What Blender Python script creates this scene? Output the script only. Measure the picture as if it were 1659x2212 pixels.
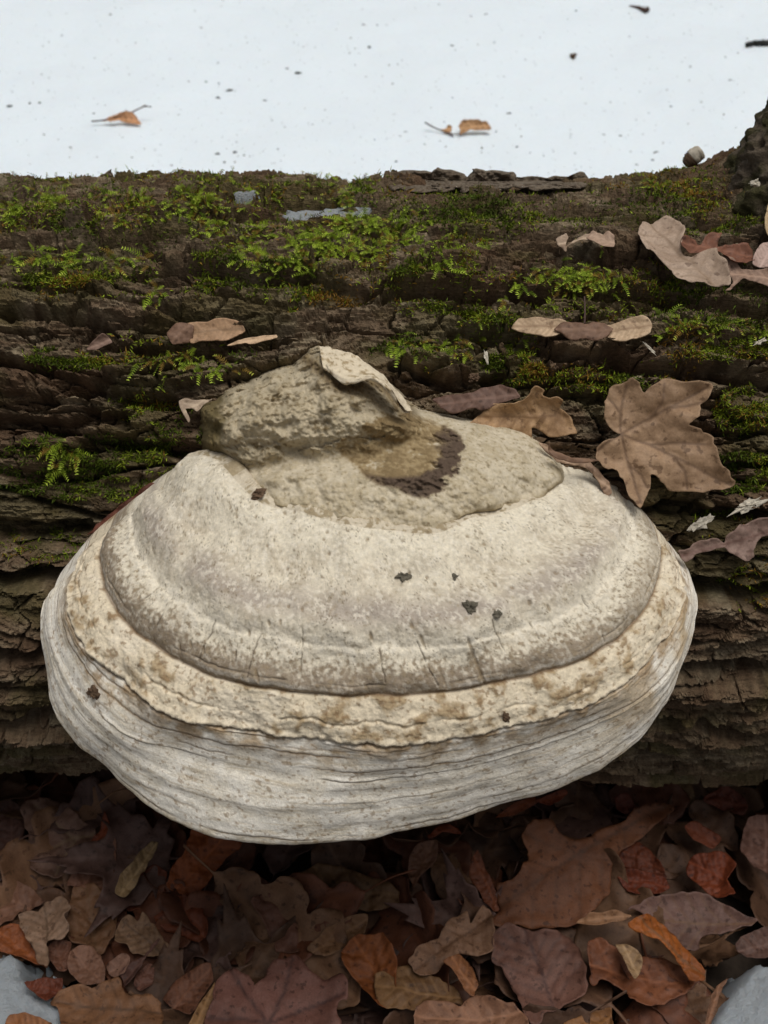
import bpy, math, random
import numpy as np
from mathutils import Vector, Matrix
from mathutils.geometry import delaunay_2d_cdt

random.seed(7); RNG = np.random.default_rng(11)
for o in list(bpy.data.objects): bpy.data.objects.remove(o)
scene = bpy.context.scene
COL = scene.collection

# ------------------------------------------------------------------ camera
CAM = np.array([0.0, -0.527, 0.685]); PITCH = math.radians(45.0)
cd = bpy.data.cameras.new('camera'); cam = bpy.data.objects.new('camera', cd); COL.objects.link(cam)
cam.location = CAM; cam.rotation_euler = (math.pi/2 - PITCH, 0, 0)
cd.sensor_fit = 'HORIZONTAL'; cd.sensor_width = 24.0; cd.lens = 36.0
cd.clip_start = 0.02; cd.clip_end = 200.0
cd.dof.use_dof = True; cd.dof.focus_distance = 0.55; cd.dof.aperture_fstop = 14.0
scene.camera = cam

# ------------------------------------------------------------------ world, sun, exposure
SUN_EL, SUN_AZ = 79.0, 95.0             # azimuth clockwise from +Y: nearly overhead, a little from the right
w = bpy.data.worlds.new('World'); scene.world = w; w.use_nodes = True
nt = w.node_tree; nt.nodes.clear()
wo = nt.nodes.new('ShaderNodeOutputWorld'); bg = nt.nodes.new('ShaderNodeBackground'); sky = nt.nodes.new('ShaderNodeTexSky')
sky.sky_type = 'NISHITA'; sky.sun_disc = False
sky.sun_elevation = math.radians(SUN_EL); sky.sun_rotation = math.radians(SUN_AZ)
sky.dust_density = 5.0; sky.air_density = 1.0; sky.ozone_density = 1.0
hs = nt.nodes.new('ShaderNodeHueSaturation'); hs.inputs['Saturation'].default_value = 0.22
nt.links.new(sky.outputs[0], hs.inputs['Color']); nt.links.new(hs.outputs[0], bg.inputs[0])
bg.inputs[1].default_value = 0.06; nt.links.new(bg.outputs[0], wo.inputs[0])
sd = bpy.data.lights.new('sun', 'SUN'); sun = bpy.data.objects.new('sun', sd); COL.objects.link(sun)
sd.energy = 1.5; sd.angle = math.radians(35); sd.color = (1.0, 0.97, 0.93)
az, el = math.radians(SUN_AZ), math.radians(SUN_EL)
sdir = Vector((math.sin(az)*math.cos(el), math.cos(az)*math.cos(el), math.sin(el)))
sun.rotation_euler = sdir.to_track_quat('Z', 'Y').to_euler()
sun.location = (0, -1, 3)
scene.view_settings.view_transform = 'Standard'; scene.view_settings.look = 'None'
scene.view_settings.exposure = 0.25; scene.view_settings.gamma = 1.0
scene.view_settings.use_curve_mapping = False
scene.render.engine = 'CYCLES'
scene.cycles.max_bounces = 6

# ------------------------------------------------------------------ numeric helpers
R_LOG, ZC = 0.185, 0.185                # log radius, axis height; axis is the world X axis at y = 0
F = 36.0/24.0*1659.0                    # focal length in pixels of a 1659 x 2212 picture
_fw = np.array([0, math.cos(PITCH), -math.sin(PITCH)]); _up = np.array([0, math.sin(PITCH), math.cos(PITCH)])
def rays(p):
    p = np.atleast_2d(np.asarray(p, float))
    d = _fw[None] + ((p[:, 0]-829.5)/F)[:, None]*np.array([[1., 0, 0]]) - ((p[:, 1]-1106.0)/F)[:, None]*_up[None]
    return d/np.linalg.norm(d, axis=1)[:, None]
def on_z(p, z):
    d = rays(p); t = (np.asarray(z) - CAM[2])/d[:, 2]; return CAM[None] + d*t[:, None]
def on_plane(p, P0, n):
    d = rays(p); n = np.asarray(n, float); t = ((np.asarray(P0)-CAM) @ n)/(d @ n); return CAM[None] + d*t[:, None]
def on_log(p, off=0.0):
    d = rays(p); r = R_LOG+off
    oy, oz = CAM[1], CAM[2]-ZC
    a = d[:, 1]**2+d[:, 2]**2; b = d[:, 1]*oy+d[:, 2]*oz; c = oy*oy+oz*oz-r*r
    disc = np.maximum(b*b-a*c, 0); t = (-b-np.sqrt(disc))/a
    return CAM[None] + d*t[:, None]
def to_xt(P):                           # world point -> (x, theta); theta from the top towards the camera side
    return P[:, 0], np.arctan2(-P[:, 1], P[:, 2]-ZC)

_perm = np.random.default_rng(3).permutation(256); _perm = np.concatenate([_perm, _perm, _perm]).astype(np.int32)
_g = np.array([[1,1,0],[-1,1,0],[1,-1,0],[-1,-1,0],[1,0,1],[-1,0,1],[1,0,-1],[-1,0,-1],[0,1,1],[0,-1,1],[0,1,-1],[0,-1,-1],[1,1,0],[0,-1,1],[-1,1,0],[0,-1,-1]], float)
_gx, _gy, _gz = [np.ascontiguousarray(_g[:, i]).astype(np.float32) for i in range(3)]
def pn(x, y, z=0.0):
    x, y, z = np.broadcast_arrays(np.asarray(x, float), np.asarray(y, float), np.asarray(z, float))
    xo, yo, zo = np.floor(x), np.floor(y), np.floor(z)
    xf, yf, zf = (x-xo).astype(np.float32), (y-yo).astype(np.float32), (z-zo).astype(np.float32)
    xi, yi, zi = xo.astype(np.int32) & 255, yo.astype(np.int32) & 255, zo.astype(np.int32) & 255
    f = lambda t: t*t*t*(t*(t*6-15)+10)
    u, v, ww = f(xf), f(yf), f(zf)
    def cor(a, b, c):
        h = _perm[_perm[_perm[xi+a]+yi+b]+zi+c] & 15
        return _gx[h]*(xf-a)+_gy[h]*(yf-b)+_gz[h]*(zf-c)
    L = lambda t, a, b: a+t*(b-a)
    return L(ww, L(v, L(u, cor(0,0,0), cor(1,0,0)), L(u, cor(0,1,0), cor(1,1,0))),
                 L(v, L(u, cor(0,0,1), cor(1,0,1)), L(u, cor(0,1,1), cor(1,1,1))))
def fbm(x, y, z=0.0, oct=4, gain=0.5):
    s, a, f = 0, 1.0, 1.0
    for i in range(oct): s = s+a*pn(x*f+i*17.3, y*f-i*9.1, z*f+i*4.7); a *= gain; f *= 2.03
    return s
def voro(x, y, seed=0):
    """jittered-grid Voronoi: F1, F2, random of the cell, offset to the cell centre"""
    xi, yi = np.floor(x).astype(int), np.floor(y).astype(int)
    f1 = np.full(x.shape, 9.0); f2 = f1.copy(); rid = np.zeros(x.shape); dx1 = rid.copy(); dy1 = rid.copy()
    for a in (-1, 0, 1):
        for b in (-1, 0, 1):
            h = _perm[_perm[(xi+a+seed*7) & 255]+((yi+b+seed*13) & 255)]
            px = xi+a+(h & 15)/15.0*0.9+0.05; py = yi+b+(_perm[h+31] & 15)/15.0*0.9+0.05
            d = np.hypot(px-x, py-y); near = d < f1
            f2 = np.where(near, f1, np.minimum(f2, d)); f1 = np.where(near, d, f1)
            rid = np.where(near, _perm[h+57]/255.0, rid); dx1 = np.where(near, px-x, dx1); dy1 = np.where(near, py-y, dy1)
    return f1, f2, rid, dx1, dy1
def sstep(a, b, x):
    t = np.clip((x-a)/(b-a), 0, 1); return t*t*(3-2*t)
def lin(*c):                            # sRGB 0..255 -> linear
    c = np.array(c, float)/255.0; return np.where(c <= 0.04045, c/12.92, ((c+0.055)/1.055)**2.4)
def mix(a, b, t): return a+(b-a)*t[..., None]
def seg_dist(x, y, poly):
    best = np.full(x.shape, 1e9)
    for (ax, ay), (bx, by) in zip(poly[:-1], poly[1:]):
        vx, vy = bx-ax, by-ay; L2 = vx*vx+vy*vy+1e-18
        t = np.clip(((x-ax)*vx+(y-ay)*vy)/L2, 0, 1)
        best = np.minimum(best, np.hypot(x-ax-t*vx, y-ay-t*vy))
    return best
def resample(p, n):
    p = np.asarray(p, float)
    # Catmull-Rom through the points, then even arc length
    q = np.vstack([2*p[0]-p[1], p, 2*p[-1]-p[-2]]); out = []
    for i in range(1, len(q)-2):
        t = np.linspace(0, 1, 12, endpoint=False)[:, None]
        a, b, c, d = q[i-1], q[i], q[i+1], q[i+2]
        out.append(0.5*((2*b)+(-a+c)*t+(2*a-5*b+4*c-d)*t*t+(-a+3*b-3*c+d)*t**3))
    out = np.vstack(out+[p[-1:]])
    s = np.concatenate([[0], np.cumsum(np.linalg.norm(np.diff(out, axis=0), axis=1))]); s /= s[-1]
    u = np.linspace(0, 1, n)
    return np.stack([np.interp(u, s, out[:, k]) for k in range(out.shape[1])], 1)
def closed_smooth(p, k=5, T=.4):
    p = np.asarray(p, float); n = len(p); out = []
    for i in range(n):
        a, b, c, d = p[i-1], p[i], p[(i+1) % n], p[(i+2) % n]
        t = np.linspace(0, 1, k, endpoint=False)[:, None]
        m1, m2 = (c-a)*T, (d-b)*T
        out.append((2*t**3-3*t**2+1)*b+(t**3-2*t**2+t)*m1+(-2*t**3+3*t**2)*c+(t**3-t**2)*m2)
    return np.vstack(out)

# ------------------------------------------------------------------ object helpers
def mesh_np(name, V, faces, attrs=None, smooth=True):
    """faces: (n,3) or (n,4) int array"""
    me = bpy.data.meshes.new(name); V = np.ascontiguousarray(V, np.float32); faces = np.ascontiguousarray(faces, np.int32)
    n, k = faces.shape
    me.vertices.add(len(V)); me.vertices.foreach_set('co', V.ravel())
    me.loops.add(n*k); me.loops.foreach_set('vertex_index', faces.ravel())
    me.polygons.add(n); me.polygons.foreach_set('loop_start', np.arange(0, n*k, k, dtype=np.int32))
    me.polygons.foreach_set('loop_total', np.full(n, k, np.int32))
    me.polygons.foreach_set('use_smooth', np.full(n, smooth, bool))
    me.update(calc_edges=True)
    for key, val in (attrs or {}).items():
        val = np.asarray(val, np.float32)
        if val.ndim == 1:
            me.attributes.new(key, 'FLOAT', 'POINT').data.foreach_set('value', val)
        else:
            c = np.ones((len(V), 4), np.float32); c[:, :3] = np.clip(val, 0, 1)
            me.attributes.new(key, 'FLOAT_COLOR', 'POINT').data.foreach_set('color', c.ravel())
    return me
def grid_faces(nu, nv, closed=False):
    i = np.arange(nu-1)[:, None]; j = np.arange(nv if closed else nv-1)[None]
    j2 = (j+1) % nv
    return np.stack([i*nv+j, (i+1)*nv+j, (i+1)*nv+j2, i*nv+j2], -1).reshape(-1, 4)
def obj(name, me, mat, parent=None, matrix=None):
    o = bpy.data.objects.new(name, me); COL.objects.link(o)
    if mat is not None and len(me.materials) == 0: me.materials.append(mat)
    if matrix is not None: o.matrix_world = matrix
    if parent is not None: o.parent = parent
    return o
def tag(o, label, cat, group=None, kind=None):
    if label: o['label'] = label
    if cat: o['category'] = cat
    if group: o['group'] = group
    if kind: o['kind'] = kind
    return o
def empty(name, loc=(0, 0, 0)):
    o = bpy.data.objects.new(name, None); o.empty_display_size = 0.02; COL.objects.link(o); o.location = loc; return o
def grid_normals(P):
    n = np.cross(np.gradient(P, axis=0), np.gradient(P, axis=1)); return n/(np.linalg.norm(n, axis=-1, keepdims=True)+1e-12)

# ------------------------------------------------------------------ materials
def new_mat(name, rough=0.8, spec=0.3):
    m = bpy.data.materials.new(name); m.use_nodes = True; t = m.node_tree; b = t.nodes['Principled BSDF']
    b.inputs['Roughness'].default_value = rough; b.inputs['Specular IOR Level'].default_value = spec
    return m, t, b
def N(t, kind, **kw):
    n = t.nodes.new(kind)
    for k, v in kw.items(): setattr(n, k, v)
    return n
def noise_node(t, scale, detail=6, rough=0.6, coord='Object'):
    tc = N(t, 'ShaderNodeTexCoord'); n = N(t, 'ShaderNodeTexNoise')
    n.inputs['Scale'].default_value = scale; n.inputs['Detail'].default_value = detail; n.inputs['Roughness'].default_value = rough
    t.links.new(tc.outputs[coord], n.inputs['Vector']); return n
def ramp(t, src, stops):
    r = N(t, 'ShaderNodeValToRGB'); t.links.new(src, r.inputs[0])
    while len(r.color_ramp.elements) < len(stops): r.color_ramp.elements.new(0.5)
    for e, (p, c) in zip(r.color_ramp.elements, stops): e.position = p; e.color = (*c, 1) if len(c) == 3 else c
    return r
def mixc(t, a, b, fac=None, mode='MIX', f=0.5):
    m = N(t, 'ShaderNodeMix', data_type='RGBA', blend_type=mode); m.inputs[0].default_value = f
    if fac is not None: t.links.new(fac, m.inputs[0])
    for i, s in ((6, a), (7, b)):
        if hasattr(s, 'links'): t.links.new(s, m.inputs[i])
        else: m.inputs[i].default_value = (*s, 1)
    return m.outputs[2]
def bump(t, b, src, strength, dist):
    n = N(t, 'ShaderNodeBump'); n.inputs['Strength'].default_value = strength; n.inputs['Distance'].default_value = dist
    t.links.new(src, n.inputs['Height'])
    if b.inputs['Normal'].is_linked: t.links.new(b.inputs['Normal'].links[0].from_socket, n.inputs['Normal'])
    t.links.new(n.outputs[0], b.inputs['Normal'])
def attr(t, name, typ='GEOMETRY'):
    a = N(t, 'ShaderNodeAttribute'); a.attribute_name = name; a.attribute_type = typ; return a

def vcol_mat(name, g_scale, g_lo, g_hi, bump_scale, bump_s, bump_d, rough=0.85, spec=0.2):
    """vertex colour times fine grain, with fine relief"""
    m, t, b = new_mat(name, rough, spec)
    a = attr(t, 'Col'); n = noise_node(t, g_scale, 8, 0.7)
    r = ramp(t, n.outputs[0], [(0.3, (g_lo,)*3), (0.7, (g_hi,)*3)])
    t.links.new(mixc(t, a.outputs['Color'], r.outputs[0], mode='MULTIPLY', f=1.0), b.inputs['Base Color'])
    n2 = noise_node(t, bump_scale, 8, 0.65); bump(t, b, n2.outputs[0], bump_s, bump_d)
    return m
M = {}
M['fungus'] = vcol_mat('fungus_crust', 700, 0.80, 1.16, 900, 0.6, 0.0008, 0.8, 0.25)
M['boss'] = vcol_mat('old_fungus_crust', 600, 0.84, 1.12, 900, 0.4, 0.0005, 0.85, 0.2)
def bark_mat():
    m = vcol_mat('bark', 420, 0.45, 1.0, 520, 0.9, 0.0018, 0.9, 0.15); t = m.node_tree; b = t.nodes['Principled BSDF']
    tc = N(t, 'ShaderNodeTexCoord'); mp_ = N(t, 'ShaderNodeMapping'); mp_.inputs['Scale'].default_value = (0.12, 1, 1); t.links.new(tc.outputs['Object'], mp_.inputs[0])
    n = N(t, 'ShaderNodeTexNoise'); n.inputs['Scale'].default_value = 620; n.inputs['Detail'].default_value = 6; n.inputs['Roughness'].default_value = .65; t.links.new(mp_.outputs[0], n.inputs['Vector'])
    r = ramp(t, n.outputs[0], [(0.3, (0.6,)*3), (0.7, (1.3,)*3)])
    c = mixc(t, b.inputs['Base Color'].links[0].from_socket, r.outputs[0], mode='MULTIPLY', f=.5); t.links.new(c, b.inputs['Base Color'])
    bump(t, b, n.outputs[0], .7, .0016); return m
M['bark'] = bark_mat()
M['moss'] = vcol_mat('moss', 300, 0.8, 1.2, 900, 0.0, 0.0005, 0.7, 0.2)

def leaf_mat():
    m, t, b = new_mat('dry_leaf', 0.62, 0.3)
    tint = attr(t, 'tint', 'OBJECT'); vein = attr(t, 'vein'); 
    oi = N(t, 'ShaderNodeObjectInfo')
    tc = N(t, 'ShaderNodeTexCoord'); ad = N(t, 'ShaderNodeVectorMath', operation='ADD')
    sc = N(t, 'ShaderNodeVectorMath', operation='SCALE'); sc.inputs[0].default_value = (3.1, 1.7, 2.3); t.links.new(oi.outputs['Random'], sc.inputs['Scale'])
    t.links.new(tc.outputs['Object'], ad.inputs[0]); t.links.new(sc.outputs[0], ad.inputs[1])
    def nz(s, d, r):
        n = N(t, 'ShaderNodeTexNoise'); n.inputs['Scale'].default_value = s; n.inputs['Detail'].default_value = d; n.inputs['Roughness'].default_value = r
        t.links.new(ad.outputs[0], n.inputs['Vector']); return n.outputs[0]
    c = mixc(t, tint.outputs['Color'], ramp(t, nz(38, 5, .6), [(0.3, (0.62, 0.56, 0.52)), (0.7, (1.3, 1.28, 1.3))]).outputs[0], mode='MULTIPLY', f=1.0)
    spots = ramp(t, nz(260, 3, .5), [(0.33, (0.35, 0.30, 0.27)), (0.41, (1, 1, 1))])
    c = mixc(t, c, spots.outputs[0], mode='MULTIPLY', f=0.75)
    fine = ramp(t, nz(900, 3, .6), [(0.3, (0.85,)*3), (0.7, (1.15,)*3)])
    c = mixc(t, c, fine.outputs[0], mode='MULTIPLY', f=1.0)
    vt = attr(t, 'vein_tint', 'OBJECT')
    mu = N(t, 'ShaderNodeMath', operation='MULTIPLY'); mu.inputs[1].default_value = 0.92; t.links.new(vein.outputs['Fac'], mu.inputs[0])
    c = mixc(t, c, vt.outputs['Color'], fac=mu.outputs[0])
    t.links.new(c, b.inputs['Base Color'])
    bump(t, b, nz(420, 5, .6), 0.5, 0.0006)
    # thin dead leaf lets a little light through
    tr = N(t, 'ShaderNodeBsdfTranslucent'); t.links.new(c, tr.inputs[0])
    ms = N(t, 'ShaderNodeMixShader'); ms.inputs[0].default_value = 0.12
    out = t.nodes['Material Output']
    t.links.new(b.outputs[0], ms.inputs[1]); t.links.new(tr.outputs[0], ms.inputs[2]); t.links.new(ms.outputs[0], out.inputs[0])
    return m
M['leaf'] = leaf_mat()

def snow_mat(name, base, gs, strength, dist):
    m, t, b = new_mat(name, 0.55, 0.35)
    n = noise_node(t, gs, 6, 0.7)
    r = ramp(t, n.outputs[0], [(0.25, tuple(x*0.93 for x in base)), (0.75, base)])
    t.links.new(r.outputs[0], b.inputs['Base Color'])
    b.inputs['Subsurface Weight'].default_value = 0.25; b.inputs['Subsurface Radius'].default_value = (0.004, 0.006, 0.008)
    bump(t, b, n.outputs[0], strength, dist); return m
M['snow'] = snow_mat('snow', (0.79, 0.865, 0.91), 260, 0.4, 0.0015)
M['ice'] = snow_mat('wet_snow', (0.40, 0.425, 0.435), 700, 1.0, 0.003)
M['grey_snow'] = snow_mat('grey_snow', (0.52, 0.56, 0.59), 700, 1.0, 0.004)  # greyer, rougher snow for the corner patches
def flat_mat(name, c, rough=0.85, gs=300):
    m, t, b = new_mat(name, rough, 0.25); n = noise_node(t, gs, 6, 0.65)
    r = ramp(t, n.outputs[0], [(0.25, tuple(x*0.55 for x in c)), (0.75, tuple(min(1, x*1.4) for x in c))])
    t.links.new(r.outputs[0], b.inputs['Base Color']); bump(t, b, n.outputs[0], 0.6, 0.001); return m
M['soil'] = flat_mat('soil', (0.035, 0.025, 0.018), 0.95, 180)
M['crumb'] = flat_mat('dark_crumb', (0.03, 0.032, 0.028))
M['crumb_olive'] = flat_mat('olive_crumb', (0.13, 0.115, 0.085), .9, 900)
M['crumb_brown'] = flat_mat('brown_crumb', (0.12, 0.075, 0.045))
M['crumb_pale'] = flat_mat('pale_crumb', (0.45, 0.40, 0.32))
M['stem'] = flat_mat('stem', (0.09, 0.055, 0.045))
M['chip'] = flat_mat('wood_chip', (0.5, 0.45, 0.36), 0.8, 500)

# ------------------------------------------------------------------ the setting: soil, snow
def axis(lo, hi, dlo, dhi, step, coarse):
    a = np.arange(dlo, dhi, step); n1 = coarse
    l = dlo-(dlo-lo)*np.linspace(1, 0, n1, endpoint=False)**3; h = dhi+(hi-dhi)*np.linspace(0, 1, n1)**3
    return np.concatenate([l, a, h])
def sheet(name, xs, ys, zf, mat):
    X, Y = np.meshgrid(xs, ys, indexing='ij'); Z = zf(X, Y)
    P = np.stack([X, Y, Z], -1); o = obj(name, mesh_np(name, P.reshape(-1, 3), grid_faces(len(xs), len(ys))), mat)
    o['kind'] = 'structure'; return o
sheet('ground', axis(-60, 60, -.6, .6, .02, 20), axis(-60, 80, -.7, .5, .02, 20), lambda X, Y: -0.012+0.006*fbm(X*14, Y*14), M['soil'])
def snow_z(X, Y):
    edge = 0.19+0.03*fbm(X*6, Y*0+3.3)
    return -0.05+0.10*sstep(edge-.02, edge+.14, Y)+0.010*fbm(X*2.3, Y*2.3, 5.0, 3)+0.0035*fbm(X*5+Y*2, Y*9, 6.0, 3)+0.0022*fbm(X*14, Y*14, 1.0, 3)+0.0012*fbm(X*60+Y*25, Y*70, 2.0, 3)
sheet('snow', axis(-60, 60, -.7, .7, .009, 24), axis(.10, 80, .12, 1.9, .009, 24), snow_z, M['snow'])

# ------------------------------------------------------------------ the log
def Z3(pts): return [(x*.5, 341+y*.5) for x, y in pts]
def Z4(pts): return [(829.5+x*.5, 341+y*.5) for x, y in pts]
FUR = [([(-60,528),(0,528),(55,516),(150,526),(260,518),(350,533)], 1.0), ([(350,578),(450,578),(560,592),(670,582)], .8),
       ([(-40,668),(0,671),(100,668),(165,681),(215,690)], .9), ([(180,728),(280,742),(380,745),(520,742),(640,728)], .8),
       ([(-60,760),(0,775),(140,822),(225,848),(300,858),(420,870)], 1.1), ([(-40,900),(0,905),(125,918),(190,897),(260,905)], 1.2),
       ([(180,958),(280,948),(430,978)], 1.0), ([(-50,1150),(0,1158),(75,1160),(170,1148)], 1.3), ([(-40,1255),(0,1261),(105,1264)], 1.3),
       ([(-40,1430),(0,1426),(100,1418)], 1.2), ([(-50,1560),(0,1566),(150,1563)], 1.5), ([(-50,1640),(0,1640),(90,1668),(260,1690)], 1.6),
       ([(829,398),(1020,398),(1150,394),(1270,392)], .9), ([(829,628),(930,623),(1040,633),(1180,648)], .9),
       ([(1130,611),(1280,623),(1400,628),(1520,634),(1659,663),(1720,670)], .9),
       ([(980,701),(1110,728),(1180,773),(1330,788),(1505,793),(1659,823),(1720,830)], 1.0),
       ([(860,776),(930,800),(985,818),(1080,806)], .9), ([(1180,845),(1280,850),(1400,860),(1560,850)], .7),
       ([(1500,922),(1570,934),(1660,930)], .9), ([(1560,1000),(1720,1010)], .8), ([(1440,1100),(1560,1118),(1720,1115)], 1.0),
       ([(1500,1272),(1570,1278),(1609,1290),(1720,1281)], 1.4), ([(1470,1452),(1580,1463),(1720,1475)], 1.2), ([(1430,1572),(1580,1598),(1720,1604)], 1.3),
       ([(0,470),(120,480),(250,475),(420,488)], .5), ([(420,455),(560,462),(700,470)], .5), ([(690,560),(860,565),(1000,560)], .5),
       ([(1180,520),(1340,560),(1500,590)], .5), ([(540,420),(700,442),(840,430)], .7)]
FURXT = []
for poly, k in FUR:
    x, th = to_xt(on_log(resample(poly, len(poly)*2))); FURXT.append((np.stack([x, th*R_LOG], 1), k))
PLATES = [([(356,540),(420,530),(500,536),(600,550),(670,556),(668,576),(600,584),(500,576),(400,572),(360,564)], .0048),
          ([(672,564),(760,560),(880,564),(960,560),(1050,574),(1130,600),(1190,636),(1100,628),(1000,610),(900,614),(780,602),(690,588)], .0048),
          ([(220,800),(330,772),(450,764),(600,736),(690,722),(700,742),(600,786),(480,806),(380,822),(280,822)], .0055),
          ([(-60,790),(60,792),(200,832),(230,862),(120,858),(-60,830)], .004), ([(-60,470),(60,472),(210,470),(420,478),(430,506),(300,510),(120,504),(-60,508)], .004),
          ([(150,590),(300,580),(420,600),(640,640),(700,650),(690,700),(540,706),(360,690),(200,668)], .003), ([(990,690),(1150,650),(1300,652),(1480,665),(1700,690),(1700,740),(1500,730),(1300,740),(1100,722)], .003),
          ([(1160,752),(1300,748),(1450,756),(1700,796),(1700,818),(1500,788),(1300,782),(1180,768)], .004), ([(860,740),(940,752),(1030,800),(1040,826),(960,806),(880,776)], .004)]
PLXT = []
for poly, k in PLATES:
    x, th = to_xt(on_log(closed_smooth(poly, 4))); PLXT.append((np.stack([x, th*R_LOG], 1), k))
def inside(x, y, poly):
    poly = np.asarray(poly, float); r = np.zeros(np.shape(x), bool); j = len(poly)-1
    for i in range(len(poly)):
        xi, yi = poly[i]; xj, yj = poly[j]
        r ^= ((yi > y) != (yj > y)) & (x < (xj-xi)*(y-yi)/(yj-yi+1e-12)+xi); j = i
    return r
ICE_T = float(to_xt(on_log([(690, 424)]))[1][0]*R_LOG)
def log_base(x, th):
    t = th*R_LOG
    h = 0.0055*fbm(x*7, t*9, 1.7, 3)+0.003*fbm(x*16, t*22, 4.1, 2)
    h = h+0.050*np.exp(-((x-0.27)/0.06)**2-((t+0.075)/0.07)**2)        # swelling round the branch stub
    h = h-0.006*np.exp(-((x+.034)/.034)**2-((t-ICE_T)/.011)**2)              # hollow that holds ice
    h = h-0.010*np.exp(-((x+0.175)/0.09)**2-((t-0.175)/0.03)**2)          # mossy hollow left of the fungus
    return h
def log_h(x, th):
    """bark relief in metres, and fields for colouring"""
    t = th*R_LOG; xc, tc = x*100, t*100
    wx = 1.0*fbm(xc/6, tc/3, 2.2, 3); wt = 0.50*fbm(xc/5, tc/2.5, 7.7, 3, .42)
    xw, tw = xc+wx, tc+wt+0.6*np.sin(xc/9)
    h = log_base(x, th)-.004
    # long ridges with flat tops and steep furrows between them
    f1, f2, rid, dx, dy = voro(xw/13.0, tw/2.2, 1)
    ridge = sstep(0.01, 0.13, f2-f1)
    h = h+0.0075*(ridge-1)+0.0050*(rid-0.5)+0.0040*dy*(rid-.1)
    # furrows read off the photograph
    fd = np.full(x.shape, 0.0); wob = 1+0.9*pn(xc/1.7, tc/1.1, 9.0)
    xx = x+0.002*pn(xc/1.2, tc/.8, 3.0); tt = t+0.0022*fbm(xc/1.6, tc/1.0, 5.0, 3, .4)
    for poly, k in FURXT:
        sel = (np.abs(tt-poly[:, 1].mean()) < np.ptp(poly[:, 1])/2+0.02) & (xx > poly[:, 0].min()-.03) & (xx < poly[:, 0].max()+.03)
        if not sel.any(): continue
        d = seg_dist(xx[sel], tt[sel], poly); wd = 0.0036*k*np.clip(wob[sel], .35, 2)
        fd[sel] = np.maximum(fd[sel], k*(1-sstep(.55, 1.25, d/wd)))
    h = h-0.0125*fd
    xp, tp_ = x+.002*fbm(xc*.7, tc*.9, 12.0, 3), t+.0014*fbm(xc*.8, tc*1.4, 14.0, 4)
    for poly, k in PLXT:
        sel = (np.abs(tp_-poly[:, 1].mean()) < np.ptp(poly[:, 1])/2+.004) & (xp > poly[:, 0].min()-.004) & (xp < poly[:, 0].max()+.004)
        if not sel.any(): continue
        a, b = xp[sel], tp_[sel]; d = seg_dist(a, b, [tuple(v) for v in poly]+[tuple(poly[0])]); d = np.where(inside(a, b, poly), d, -d)
        h[sel] = h[sel]+1.7*k*sstep(-.0006, .0006, d)
    # blocks: drying cracks across the ridges, each block a little higher, lower or tilted
    jx = xw+.25*fbm(xc*1.1, tc*1.1, 3.9, 3); jt = tw+.2*fbm(xc*1.1, tc*1.1, 8.9, 3)
    g1, g2, gid, gdx, gdy = voro(jx/2.7+rid*5, jt/1.9+rid*3, 2)
    crack = (1-sstep(0.016, 0.062, g2-g1))*(.35+.65*(gid > .3))
    h = h-0.0060*crack+0.0016*(gid-.5)+.0016*gdx*(gid-.5)*2
    # flaking layers with sharp broken edges
    lay = np.clip(fbm(xw/3.6, tw/0.7, 3.3, 5)*2.2, -1.4, 1.4)+.5*gid
    q = np.floor(lay*1.7); fr = lay*1.7-q
    h = h+0.0015*(q+sstep(0.94, 1.0, fr))
    s1, s2, sid, sdx, sdy = voro(jx/1.9+gid*3, jt/0.55, 5)
    h = h+0.0014*(sid-.5)-0.0014*(1-sstep(0.01, .06, s2-s1))*(sid > .35)
    # thin leaves of bark seen edge-on on the furrow sides
    side = np.clip(1-ridge+fd, 0, 1); lam = np.abs(pn(xw/1.6, tw/0.21, 6.0))
    h = h-0.0026*lam*side
    h = h-0.0007*np.abs(pn(xw/1.1, tw*3.2, 16.0))+0.0004*fbm(xc*3.1, tc*5.0, 8.0, 3)
    return h, dict(ridge=ridge, rid=rid, gid=gid, sid=sid, lay=q, fd=fd, crack=crack)
def log_point(x, th, h): 
    return np.stack([x, -(R_LOG+h)*np.sin(th), ZC+(R_LOG+h)*np.cos(th)], -1)
xs = np.concatenate([np.linspace(-.75, -.26, 50, endpoint=False), np.arange(-.26, .26, .00072), np.linspace(.26, .75, 50)])
D2R = math.pi/180
ths = np.concatenate([np.linspace(-178, -34, 40, endpoint=False), np.linspace(-33, 123, 660, endpoint=False), np.linspace(124, 182, 24)])*D2R
X, TH = np.meshgrid(xs, ths, indexing='ij')
H, fld = log_h(X, TH)
P = log_point(X, TH, H+.00016*RNG.standard_normal(H.shape))
# bark colours: weathered grey-brown plates, redder fresh layers, thin green film of algae in patches
B_ = lambda *c: np.broadcast_to(lin(*c), P.shape)
base = mix(B_(150, 136, 114), B_(120, 102, 82), sstep(.2, .8, fld['rid']*.5+fld['gid']*.5))
base = mix(base, B_(176, 166, 144), sstep(.3, 1., fld['sid'])*.6*sstep(-.3, .4, fbm(X*30, TH*6, 2.5, 3)))
base = mix(base, B_(112, 86, 68), .5*sstep(.1, .5, fbm(X*26, TH*9, 6.6, 4)))
base = mix(base, B_(66, 54, 40), .65*sstep(.05, .5, fbm(X*75, TH*20, 9.6, 4)))
base = mix(base, B_(96, 76, 60), .5*(np.mod(fld['lay'], 2) > .5))
base = mix(base, B_(86, 86, 44), .45*sstep(.0, .4, fbm(X*16, TH*5, 11.1, 5)+.08))
base = np.clip(base*np.array([1.12, 1.06, .98]), 0, 1)
log = empty('fallen_log', (0, 0, 0))
tag(log, 'fallen mossy log with deeply furrowed brown bark lying across the forest floor', 'log')
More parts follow.
